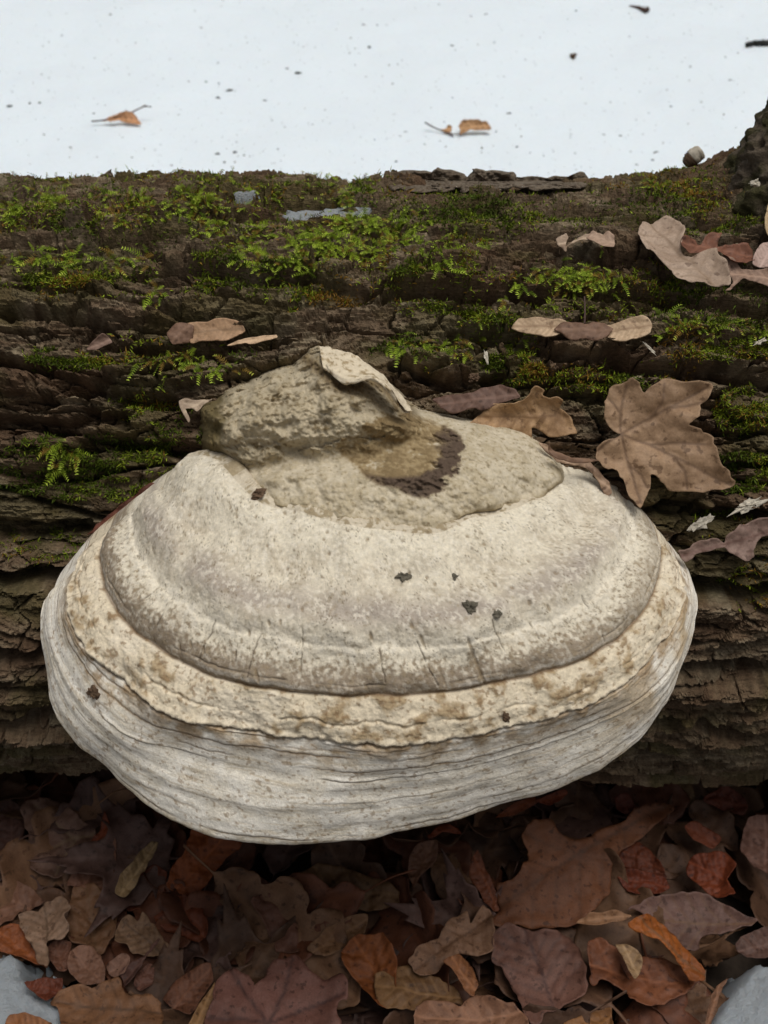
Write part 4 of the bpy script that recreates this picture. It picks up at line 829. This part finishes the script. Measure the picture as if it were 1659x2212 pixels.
 ('dead_leaf', Z8([(1000,200),(1050,180),(1085,240),(1045,275),(1005,250)]), .046, 20, 0, (110,62,48), 'little rusty round leaf near the log foot', dict(nside=2, res=14)),
 ('dead_leaf', Z8([(480,285),(560,230),(650,195),(662,228),(560,275)]), .044, 24, 0, (140,82,52), 'narrow orange leaf right below the fungus rim', dict(nside=3, res=16)),
 ('dead_leaf', Z8([(655,215),(780,165),(795,190),(720,235)]), .046, 24, 4, (138,74,46), 'small reddish leaf sliver under the fungus rim', dict(nside=2, res=14)),
 ('dead_leaf', Z8([(1520,830),(1600,780),(1700,770),(1740,860),(1640,900),(1560,880)]), .048, 2, 6, (118,94,84), 'dark mauve leaf partly under the wide greyish one', {}),
 ('dead_leaf', Z8([(780,1180),(900,1130),(980,1120),(990,1200),(920,1280),(780,1280)]), .054, -4, 0, (152,112,72), 'yellow brown leaf below the wavy edged one', {}),
 ('dead_leaf', Z8([(190,370),(250,310),(310,330),(330,360),(250,350),(200,390)]), .050, 18, -16, (126,68,42), 'arched rusty leaf edge in the shade below the rim', dict(cup=-.2, nside=2, res=14)),
]
for nm, poly, z, rx, ry, tint, label, kw in LIT:
    ground_leaf(nm, poly, z, rx, ry, mute(tint), label, cat='seed' if nm == 'maple_seed' else 'leaf', **kw)

# --- the layers below and around: ready-made shapes, copied
def oak_shape(L, lobes, deep, wr):
    s = np.linspace(0, 1, 72); env = np.sin(np.pi*np.clip(s, 0, 1)**.85)**.7*(.55+.45*s/.65*(s < .65)+.45*(s >= .65))
    f = lambda ph: wr*L*env*(1-deep*(1-np.abs(np.sin(np.pi*(lobes*s+ph)))**.55))+.0005
    up_ = np.stack([s*L-L/2, f(.15)], 1); dn = np.stack([s[::-1]*L-L/2, -f(.45)[::-1]*.95], 1)
    return np.vstack([[[-L*.72, .0007]], up_, dn[1:], [[-L*.72, -.0007]]])
def maple_shape(S):
    tips = [(0, 1.0), (.95, .86), (-.95, .86), (2.0, .55), (-2.0, .55)]; out = []
    order = sorted(tips)
    for i, (a, r) in enumerate(order):
        for da, k in ((-.30, .50), (-.20, .72), (-.14, .66), (0, 1.0), (.14, .66), (.20, .72), (.30, .50)): out.append((a+da*(.8 if abs(da) < .25 else 1), r*k))
        if i < len(order)-1: out.append(((a+order[i+1][0])/2, .40))
    pts = [(r*math.cos(a)*S, r*math.sin(a)*S) for a, r in out]
    return np.array([(-.25*S, -.16*S)]+pts+[(-.25*S, .16*S), (-.20*S, .0008), (-.75*S, .0008), (-.75*S, -.0008), (-.20*S, -.0008)])
def oval_shape(L, wr):
    s = np.linspace(0, 1, 40); r = wr*L*np.sin(np.pi*s**.9)**.8+.0004
    return np.vstack([np.stack([s*L-L/2, r], 1), np.stack([s[::-1]*L-L/2, -r[::-1]], 1)[1:-1]])
FILL = []
for i in range(9):
    sh = [oak_shape(.10, 3.5, .55, .30), oak_shape(.12, 4.5, .5, .27), oval_shape(.085, .24), maple_shape(.060), oak_shape(.09, 3, .5, .34), oak_shape(.11, 4, .6, .30), oak_shape(.13, 5, .55, .26), maple_shape(.07), oak_shape(.08, 3, .45, .32)][i]
    kind = ['oak_leaf', 'oak_leaf', 'dead_leaf', 'maple_leaf', 'oak_leaf', 'oak_leaf', 'oak_leaf', 'maple_leaf', 'oak_leaf'][i]
    me = leaf_mesh(kind, sh, axis_dir=(1, 0), cup=random.uniform(-.12, .16), bend=random.uniform(-.05, .10), wave=.10, curl=random.uniform(.03, .15), seed=20+i*1.7, res=26, smooth=1)
    me.materials.append(M['leaf']); FILL.append((kind, me))
WORDS = {'oak_leaf': 'lobed oak leaf', 'maple_leaf': 'pointed maple leaf', 'dead_leaf': 'oval leaf'}
TINTS = [('rust', (134, 82, 56)), ('brown', (134, 98, 74)), ('mauve', (130, 99, 88)), ('tan', (162, 120, 88))]
def short(label):
    w_ = label.split(); cut = [i for i, x in enumerate(w_) if x in ('with', 'near', 'beside', 'under', 'lying', 'next', 'above', 'leaning', 'standing', 'between', 'just', 'beneath', 'rising', 'behind', 'resting', 'half', 'pressed', 'along', 'in', 'across', 'stretching', 'rolled', 'pointing', 'hanging', 'arching', 'at', 'pushed', 'right', 'partly', 'below', 'out')]
    return ' '.join(w_[:min(cut)] if cut else w_[:5])
SPOT = [(on_z([np.mean(l[1], 0)], l[2])[0], short(l[6])) for l in LIT]
for i in range(265):
    kind, me = FILL[i % 9]; x = random.uniform(-.36, .36); y = random.uniform(-.36, -.03)
    cn, tint = random.choice(TINTS); j = random.uniform(.85, 1.1)
    deep = i < 170; z = random.uniform(.002, .026) if deep else random.uniform(.026, .042)
    if (x < -.17 and y < -.23) or (x > .185 and y < -.225): continue                # the snow patches lie bare
    scl = random.uniform(.75, 1.2); size = 'small ' if scl < .92 else 'large ' if scl > 1.06 else ''
    near = min(SPOT, key=lambda q_: (q_[0][0]-x)**2+(q_[0][1]-y)**2)[1]
    m = Matrix.Translation((x, y, z)) @ Matrix.Rotation(random.uniform(0, 6.28), 4, 'Z') @ Matrix.Rotation(random.gauss(0, .26), 4, 'X') @ Matrix.Rotation(random.gauss(0, .2), 4, 'Y') @ Matrix.Scale(scl, 4)
    leafobj(kind, me, m, tuple(v*j for v in tint), '%s%s %s %s the %s' % (size, cn, WORDS[kind], 'buried beneath' if deep else 'lying by', near), 'leaf', 'loose fallen leaves of the litter', tint_scale=.38)

# snow patches at the lower corners, melting among the leaves
def snow_patch(name, poly_px, ztop, seed):
    B = on_z(poly_px, ztop); b2 = closed_smooth(B[:, :2], 6)
    xs = np.arange(b2[:, 0].min()-.01, b2[:, 0].max()+.01, .0016); ys = np.arange(b2[:, 1].min()-.01, b2[:, 1].max()+.01, .0016)
    X, Y = np.meshgrid(xs, ys, indexing='ij')
    wx = .012*fbm(X*60, Y*60, seed, 5); d = seg_dist(X+wx, Y+wx, [tuple(p) for p in b2]+[tuple(b2[0])]); d = np.where(inside(X+wx, Y+wx, b2), d, -d)
    Z = -.03+(ztop+.034)*sstep(-.016, .012, d)-.010*sstep(.04, .0, d)+.0014*fbm(X*60, Y*60, seed, 3)+.0008*fbm(X*420, Y*420, seed, 2)+.0006*RNG.standard_normal(X.shape)
    o = obj(name, mesh_np(name, np.stack([X, Y, Z], -1).reshape(-1, 3), grid_faces(len(xs), len(ys))), M['grey_snow']); o['kind'] = 'structure'
snow_patch('snow_patch', [(-400,1990),(-60,2020),(30,2055),(100,2095),(160,2150),(190,2260),(200,2420),(-400,2420)], .052, 3.)
snow_patch('snow_patch', [(1530,2160),(1570,2100),(1620,2050),(1700,2035),(2000,2020),(2000,2420),(1480,2420),(1510,2240)], .052, 8.)
# icy remnants in the hollow on top of the log
for poly, s in [([(600,428),(640,416),(700,412),(760,402),(800,404),(790,430),(750,446),(700,442),(650,440)], 1.), ([(478,407),(510,404),(556,408),(550,413),(510,414)], 2.), ([(710,486),(730,480),(738,490),(722,496)], 3.), ([(62,398),(72,392),(80,400),(70,406)], 4.)]:
    xb, tb = to_xt(on_log(closed_smooth(poly, 6))); b2 = np.stack([xb, tb*R_LOG], 1)
    gx_, gt_ = np.meshgrid(np.arange(xb.min()-.003, xb.max()+.003, .0007), np.arange(b2[:, 1].min()-.003, b2[:, 1].max()+.003, .0007), indexing='ij')
    wv_ = .003*fbm(gx_*180, gt_*180, s, 3); d = seg_dist(gx_+wv_, gt_+wv_, [tuple(v) for v in b2]+[tuple(b2[0])]); d = np.where(inside(gx_+wv_, gt_+wv_, b2), d, -d)
    hb = log_h(gx_, gt_/R_LOG)[0]; lev = np.percentile(hb[d > 0], 84 if s == 1. else 40)
    P_ = log_point(gx_, gt_/R_LOG, lev+.0009*fbm(gx_*260, gt_*260, s, 3)-.012*sstep(.0016, -.0016, d))
    tag(obj('ice_patch', mesh_np('ice_patch', P_.reshape(-1, 3), grid_faces(*P_.shape[:2])), M['ice']), ['', 'largest strip of icy snow left in a bark hollow on top of the log', 'smaller strip of icy snow near the crest of the log', 'tiny crystal of ice in the moss below the largest icy strip', 'tiny crystal of ice in the moss at the crest of the log'][int(s)], 'ice')

# ------------------------------------------------------------------ moss
FE, TU = [], []
#          cx, cy, rx, ry, shoots
feather = [(560,440,240,30,240),(880,560,160,14,160),(110,425,120,32,420),(330,455,150,26,420),(420,480,60,16,90),(610,535,95,48,620),(770,528,95,34,520),(960,535,90,28,330),(760,460,60,22,200),(740,392,100,16,260),(50,450,70,25,140),(240,560,160,14,140),(1160,630,60,20,90),(1270,628,60,8,60),(1230,592,70,16,130),(1410,395,50,12,90),(860,470,70,16,110),(620,590,30,22,50),(330,640,16,20,14),(130,985,34,30,60),(460,395,190,10,150),(60,560,90,12,70),(1120,730,50,14,40),(930,745,90,16,80),(400,790,100,12,50),(1590,700,80,26,60),(210,385,200,8,110),(1440,700,60,20,20)]
turf = [(420,440,420,62,5200),(1000,440,340,50,3600),(700,600,420,26,2600),(1400,640,240,60,2200),(250,620,240,30,1000),(1000,480,180,26,3000),(150,600,90,16,1500),(430,605,90,14,1300),(880,640,150,14,1600),(1110,790,60,34,1800),(1530,430,150,70,6500),(1450,400,120,26,2400),(200,1010,210,65,5200),(300,400,320,22,3600),(560,620,120,18,1300),(1560,740,120,44,3000),(1620,890,70,50,1800),(1600,1020,70,40,1600),(1400,620,160,26,1800),(1320,820,150,26,1400),(150,480,200,30,2200),(120,770,60,16,700),(190,780,60,14,600),(300,870,60,40,900),(350,905,60,50,900),(1060,700,60,24,700),(900,760,90,26,900),(100,1180,100,30,700),(1640,1270,60,50,500),(760,590,200,14,1000),(1200,470,150,30,900),(460,970,30,60,800),(640,640,60,14,400),(1560,1130,60,30,500),(330,770,200,16,700),(900,420,300,16,1500)]
def sample(blobs, dens=1.0):
    out = []
    for cx, cy, rx, ry, n in blobs:
        n = int(n*dens)
        a = RNG.uniform(0, 2*math.pi, n); r = np.sqrt(RNG.uniform(0, 1, n))**1.15
        out.append(np.stack([cx+rx*r*np.cos(a)*1.15, cy+ry*r*np.sin(a)*1.15], 1))
    out = np.vstack(out); keep = fbm(out[:, 0]/80, out[:, 1]/22, dens, 3) > -.02
    return out[(out[:, 1] > 370) & keep]
fp = sample(feather, 1.9); Fp, Fn, Ft = surf(fp)
tp = sample(turf, 2.6); Tp, Tn, Tt = surf(tp)
def unit(v): return v/(np.linalg.norm(v, axis=-1, keepdims=True)+1e-12)
# feathery shoots: a curved stem with pairs of leaflets
V, T, CL = [], [], []; nv = 0
gA, gB, gC, gD = lin(152, 174, 44), lin(92, 114, 22), lin(124, 98, 36), lin(186, 202, 80)
for i in range(len(Fp)):
    L = RNG.uniform(.004, .0100); n = Fn[i]; rnd = RNG.normal(size=3)
    d = unit(.55*n+.75*(rnd-n*(rnd@n))+Ft[i]*.35); bendv = unit(Ft[i]*.8-n*.5+.4*RNG.normal(size=3))
    side = unit(np.cross(d, n+.6*RNG.normal(size=3)*.6)); k = 9
    t = np.linspace(0, 1, k+1)[:, None]; axp = Fp[i]-n*.001+d*L*t+bendv*L*.35*t*t
    tone = RNG.uniform(0, 1); c0 = gB*(1-tone)+gA*tone
    if RNG.uniform() < .25: c0 = gC
    for j in range(k):
        a0, a1 = axp[j], axp[j+1]; lw = L*.25*(1-.65*(j/k))*(.6 if j == 0 else 1)
        fw_ = unit(a1-a0)
        for sg in (-1, 1):
            tip = a0+side*sg*lw+fw_*lw*.75+n*lw*.25*RNG.normal()
            mid_ = .5*(a0+tip)+fw_*lw*.22
            V += [a0, a1*.55+a0*.45, tip, mid_-fw_*lw*.25]; T += [(nv, nv+3, nv+2), (nv, nv+2, nv+1)]; nv += 4
            cc = c0*(.75+.35*j/k) if j < k-2 else c0*.5+gD*.5
            CL += [cc*.8, cc, cc*1.15, cc]
    if i % 1 == 0:
        a0, a1 = axp[0], axp[-1]; V += [a0-side*.00025, a0+side*.00025, a1]; T.append((nv, nv+1, nv+2)); nv += 3; CL += [c0*.7]*3
mo = obj('feather_moss', mesh_np('feather_moss', np.array(V), np.array(T), {'Col': np.array(CL)}, smooth=False), M['moss'])
tag(mo, 'bright yellow green feathery moss growing along the top of the log', 'moss', kind='stuff')
# short dark turf
n_ = len(Tp); rnd = RNG.normal(size=(n_, 3)); d = unit(Tn+.65*rnd); L = RNG.uniform(.0010, .0027, n_)[:, None]
sd_ = unit(np.cross(d, RNG.normal(size=(n_, 3))))*RNG.uniform(.0002, .00042, n_)[:, None]
b0 = Tp-Tn*.0006; V = np.stack([b0-sd_, b0+sd_, b0+d*L*.6+sd_*.9, b0+d*L+rnd*.0005, b0+d*L*.6-sd_*.9], 1).reshape(-1, 3)
ii = np.arange(n_)[:, None]*5; T = np.concatenate([ii+[0, 1, 2], ii+[0, 2, 4], ii+[4, 2, 3]], 0)
pal = np.array([lin(94, 104, 22), lin(122, 92, 30), lin(70, 84, 18), lin(134, 100, 40), lin(122, 136, 34)])
zone = fbm(Tp[:, 0]*22, Tp[:, 1]*22, Tp[:, 2]*22, 3); pick = np.clip(((zone+.45)*4+RNG.normal(0, .8, n_)).astype(int), 0, 4)[:, None]
pick = np.array([2, 0, 4, 1, 3])[pick[:, 0]]; cb = pal[pick]*RNG.uniform(.8, 1.35, n_)[:, None]
CL = np.repeat(cb[:, None], 5, 1)*np.array([.7, .7, 1, 1.2, 1])[None, :, None]
mo = obj('turf_moss', mesh_np('turf_moss', V, T, {'Col': CL.reshape(-1, 3)}, smooth=False), M['moss'])
tag(mo, 'short olive and brown turf of moss filling the bark furrows', 'moss', kind='stuff')

# ------------------------------------------------------------------ things on the snow and crumbs
def snow_pt(p):
    P = on_z(np.atleast_2d(p), .05)
    for _ in range(3): P = on_z(np.atleast_2d(p), snow_z(P[:, 0], P[:, 1]))
    return P
def crumb_mesh(name, s, el, seed, squash=.5):
    a = np.linspace(0, 2*math.pi, 18, endpoint=False); ph = np.linspace(0, math.pi, 11)
    PH, A = np.meshgrid(ph, a, indexing='ij'); v = np.stack([np.sin(PH)*np.cos(A)*el, np.sin(PH)*np.sin(A), np.cos(PH)*squash], -1)
    v = v*s*(1+1.1*fbm(v[..., 0]*1.6+seed, v[..., 1]*1.6, v[..., 2]*1.6, 4, .6))[..., None]
    return mesh_np(name, v.reshape(-1, 3), grid_faces(11, 18, True), smooth=False)
def Z1(p): return (p[0]*.5, p[1]*.5)
def Z2(p): return (829.5+p[0]*.5, p[1]*.5)
CR = [(Z1(p), s, e) for p, s, e in [((40,460),13,1.6),((1595,205),13,1.1),((1570,108),9,1.3),((1270,185),7,1.),((1290,317),14,2.2),((990,392),15,1.9),((940,665),12,1.8),((1015,658),13,1.3),((1015,700),8,1.2),((305,638),8,1.6),((688,741),10,1.6),((180,322),6,1.2),((870,121),6,1.5),((770,496),6,1.8),((1240,296),7,1.8),((815,352),5,2.),((945,360),6,1.6),((1145,435),8,2.6),((268,153),6,1.2),((252,604),5,1.2),((570,680),6,1.4),((740,714),6,2.),((530,594),5,1.2),((405,490),6,2.),((1310,203),5,1.),((1515,165),5,1.6)]]
CR += [(Z2(p), s, e) for p, s, e in [((36,362),7,1.1),((440,62),7,1.8),((295,197),7,2.4),((540,490),8,2.6),((825,662),6,1.3),((1160,692),9,1.4),((1175,658),10,2.8),((1090,712),9,1.4),((1497,348),9,2.),((1020,587),7,2.2),((950,582),6,2.2),((1105,397),5,1.1),((830,47),7,1.3),((237,20),6,1.2),((1240,460),6,2.),((810,582),5,2.)]]
for i, (p, s, e) in enumerate(CR):
    P = snow_pt(p)[0]; dist = np.linalg.norm(P-CAM); sz = s*.5*.5*dist/F*.85
    o = obj('bark_crumb', crumb_mesh('bark_crumb', sz, e, i*3.3), M['crumb'], None, Matrix.Translation(P+np.array([0, 0, sz*.2])) @ Matrix.Rotation(RNG.uniform(0, 6.28) if e < 1.5 else RNG.normal(0, .35), 4, 'Z'))
    tag(o, 'small dark crumb of bark lying on the snow' if s < 9 else 'larger dark flake of bark lying on the snow', 'crumb', 'bark crumbs on the snow')
o = obj('round_seed', crumb_mesh('round_seed', .0033, 1.1, 4.4, .9), M['crumb_brown'], None, Matrix.Translation(snow_pt(Z2((815, 250)))[0]+np.array([0, 0, .002])))
tag(o, 'single round olive brown seed ball on the snow', 'seed')
# fine specks, too many to count
ns = 2600; pp = np.stack([RNG.uniform(-150, 1800, ns), RNG.uniform(-60, 385, ns)], 1); Ps = snow_pt(pp); sz = np.exp(RNG.normal(math.log(.00038), .5, ns))[:, None]
an = RNG.uniform(0, 6.28, ns); ex = np.stack([np.cos(an), np.sin(an), 0*an], 1)*sz*RNG.uniform(.8, 2, ns)[:, None]; ey = np.stack([-np.sin(an), np.cos(an), 0*an], 1)*sz; ez = np.array([[0, 0, 1.]])*sz*1.1
V = np.stack([Ps-ex-ey*.5, Ps+ex-ey*.3, Ps+ey, Ps+ez], 1).reshape(-1, 3); ii = np.arange(ns)[:, None]*4
T = np.concatenate([ii+[0, 1, 3], ii+[1, 2, 3], ii+[2, 0, 3]], 0)
tag(obj('snow_specks', mesh_np('snow_specks', V, T, smooth=False), M['crumb']), 'fine dark specks of debris scattered over the snow', 'debris', kind='stuff')

def tube(name, pts, r0, r1, mat, parent=None, n=24, rough=.15):
    p = resample(np.asarray(pts, float), n); t = unit(np.gradient(p, axis=0)); a = np.linspace(0, 2*math.pi, 8, endpoint=False)
    e1 = unit(np.cross(t, np.array([[.13, .31, .94]]))); e2 = np.cross(t, e1); r = np.linspace(r0, r1, n)[:, None]*(1+rough*RNG.normal(size=(n, 8)))
    V = p[:, None]+r[..., None]*(np.cos(a)[None, :, None]*e1[:, None]+np.sin(a)[None, :, None]*e2[:, None])
    return obj(name, mesh_np(name, V.reshape(-1, 3), grid_faces(n, 8, True)), mat, parent)
def on_snow_plane(p, n): 
    c = snow_pt(np.mean(p, 0))[0]; return c
def snow_leaf(name, root_label, blades, stems, tint, rx, lift, seed):
    allp = np.vstack([np.asarray(b) for b in blades]); c = snow_pt([allp[:, 0].mean(), allp[:, 1].max()])[0]
    root = empty(name, c); tag(root, root_label, 'leaf')
    nrm = Matrix.Rotation(math.radians(rx), 3, 'X') @ Vector((0, 0, 1))
    for k, b in enumerate(blades):
        o = px_leaf('blade', b, c+np.array([0, 0, lift]), nrm, tint, None, None, seed=seed+k, cup=.10, wave=.08, curl=.06, res=22, nside=5)
        o.matrix_world = Matrix.Translation(-Vector(c)) @ o.matrix_world; o.parent = root
    for s in stems:
        tube('stalk', on_plane(s, c+np.array([0, 0, lift]), nrm)-c, .0009, .0006, M['stem'], root, rough=.05)
def mp(f, pts): return [f(p) for p in pts]
snow_leaf('fallen_leaf', 'arched orange tan leaf with a thin forked stalk lying on the snow', [mp(Z1, [(440,520),(500,497),(530,484),(565,484),(590,505),(610,530),(600,540),(560,532),(520,522),(480,526)])], [mp(Z1, [(396,524),(440,520),(500,508),(530,496)]), mp(Z1, [(568,486),(600,470),(625,460),(655,462)]), mp(Z1, [(610,466),(625,456),(632,455)])], (196, 148, 108), 38, .006, 31.)
snow_leaf('fallen_leaf', 'ribbed tan leaf roll with a smaller bit on a thin stalk on the snow', [mp(Z2, [(325,540),(340,522),(400,518),(450,528),(463,560),(420,562),(370,562),(345,575),(328,580)]), mp(Z2, [(240,560),(265,555),(275,540),(292,545),(292,568),(270,576)])], [mp(Z2, [(176,528),(205,545),(250,565),(295,578),(330,582)]), mp(Z2, [(275,572),(290,582),(300,592)])], (190, 150, 108), 42, .007, 37.)
# pale bud at the edge of the log, twig and a little winged seed on the snow
P0 = on_plane([Z2((1335, 690))], on_log([(1500, 400)])[0]+np.array([0, .05, 0]), (0, -1, .35))[0]
b = empty('bud_scale', P0); tag(b, 'pale tan bud with a dark end beside the mossy crest of the log', 'bud')
def body(name, pts, rad, mat):
    pts = np.asarray(pts)-P0; d = (pts[-1]-pts[0])*.12; full = np.vstack([pts[:1]-d, pts, pts[-1:]+d])
    p = resample(full, 16); t = unit(np.gradient(p, axis=0)); a = np.linspace(0, 2*math.pi, 12, endpoint=False); e1 = unit(np.cross(t, np.array([[.13, .31, .94]]))); e2 = np.cross(t, e1)
    u_ = np.linspace(0, 1, 16); r = (rad[0]+(rad[1]-rad[0])*u_)*np.clip(1-np.abs(2*u_-1)**6, 0.02, 1)**.5
    V_ = p[:, None]+(r[:, None]*(1+.06*RNG.normal(size=(16, 12))))[..., None]*(np.cos(a)[None, :, None]*e1[:, None]+np.sin(a)[None, :, None]*e2[:, None])
    return obj(name, mesh_np(name, V_.reshape(-1, 3), grid_faces(16, 12, True)), mat, b)
pl = lambda p: on_plane([Z2(p)], P0, (0, -1, .35))[0]
body('bud_tip', [pl((1330,685)), pl((1350,668)), pl((1372,655))], (.0052, .0042), M['crumb_pale']); body('bud_base', [pl((1303,712)), pl((1318,698)), pl((1332,684))], (.0030, .0056), M['crumb_brown'])
body('stalk', [pl((1318,705)), pl((1318,735)), pl((1316,775))], (.0004, .0004), M['stem'])
tube('stalk', st_-np.array(DS.location), .0005, .0004, M['stem'], DS, 12, .05)
tw = [snow_pt(Z2(p))[0]+np.array([0, 0, .003]) for p in [(1562,204),(1600,196),(1640,198),(1700,190),(1800,196)]]
tag(tube('twig', tw, .0032, .0042, M['crumb'], rough=.35), 'dark knobbly twig lying on the snow', 'twig')
ws = [snow_pt(Z2(p))[0]+np.array([0, 0, .002]) for p in [(1058,30),(1090,36),(1112,46),(1138,56)]]
tag(tube('dark_seed', ws, .0006, .0040, M['stem'], rough=.3), 'slender dark seed with a thin tail on the snow', 'seed')
# crumbs on the fungus cap: sit on the real surface
def cap_pt(px):
    d = (pxF-px[0])**2+(pyF-px[1])**2; i = np.unravel_index(np.argmin(np.where((Q > 1) & (Q < 7), d, 1e9)), d.shape); return PF[i], nF[i]
for i, (px, s, e, mt, lb) in enumerate([((872,1243), .0017, 1.4, 'crumb_olive', 'flat dark crumb on the pale upper cap of the fungus'), ((1016,1313), .0026, 1.0, 'crumb_olive', 'biggest dark mossy crumb sitting on the upper cap of the fungus'), ((1069,1329), .0014, 1.2, 'crumb_olive', 'dark crumb right next to the biggest one on the fungus'), ((983,1243), .0011, 1.5, 'crumb_olive', 'tiny dark crumb on the middle of the fungus cap'), ((1092,1548), .0016, 1.2, 'crumb_brown', 'reddish brown crumb on the tan band of the fungus'), ((204,1497), .0022, 1.3, 'crumb_brown', 'small greyish crumb stuck to the left rim of the fungus'), ((566,1072), .0024, 1.3, 'crumb_brown', 'reddish chip in the crease between hump and older tier')]):
    p, nn = cap_pt(px); q_ = Vector(nn).to_track_quat('Z', 'Y').to_matrix().to_4x4()
    tag(obj('crumb', crumb_mesh('crumb', s, e, 50+i*2.2, .55), M[mt], None, Matrix.Translation(p+nn*s*.2) @ q_ @ Matrix.Rotation(i*1.3, 4, 'Z')), lb, 'crumb')
# wood chips and a seed on the bark
for px, ln, wd, rot, mt, nm, lb in [((1510,1130),.011,.0045,.5,'chip','wood_chip','pale splintered wood chip on the bark right of the fungus'), ((1612,1092),.014,.004,.3,'chip','lichen_scrap','greenish white lichen scrap above the pinkish oak leaf'), ((1026,822),.004,.0034,.2,'crumb_brown','acorn_seed','little round tan seed behind the dark rolled leaf'), ((1052,778),.006,.0016,-1.,'chip','wood_splinter','thin pale splinter in the moss above the seed'), ((1638,746),.006,.002,.4,'chip','wood_splinter','tiny white splinter on the mossy bark at the far end'), ((1400,760),.007,.001,-.9,'chip','wood_splinter','fine straw coloured splinter below the double winged seed'), ((1632,408),.004,.003,.9,'chip','wood_splinter','white speck of wood in the moss by the stub')]:
    P0, n = log_frame(px, .003); q_ = Vector(n).to_track_quat('Z', 'Y').to_matrix().to_4x4()
    tag(obj(nm, crumb_mesh(nm, wd/2, ln/wd, px[0]*.37, .5 if ln > .005 else .9), M[mt], None, Matrix.Translation(P0) @ q_ @ Matrix.Rotation(rot, 4, 'Z')), lb, 'seed' if 'seed' in nm else 'lichen' if 'lichen' in nm else 'chip')
tri = lambda me: len(me.loops)-2*len(me.polygons)
print('triangles', sum(tri(me) for me in {o.data for o in scene.objects if o.type == 'MESH'}))
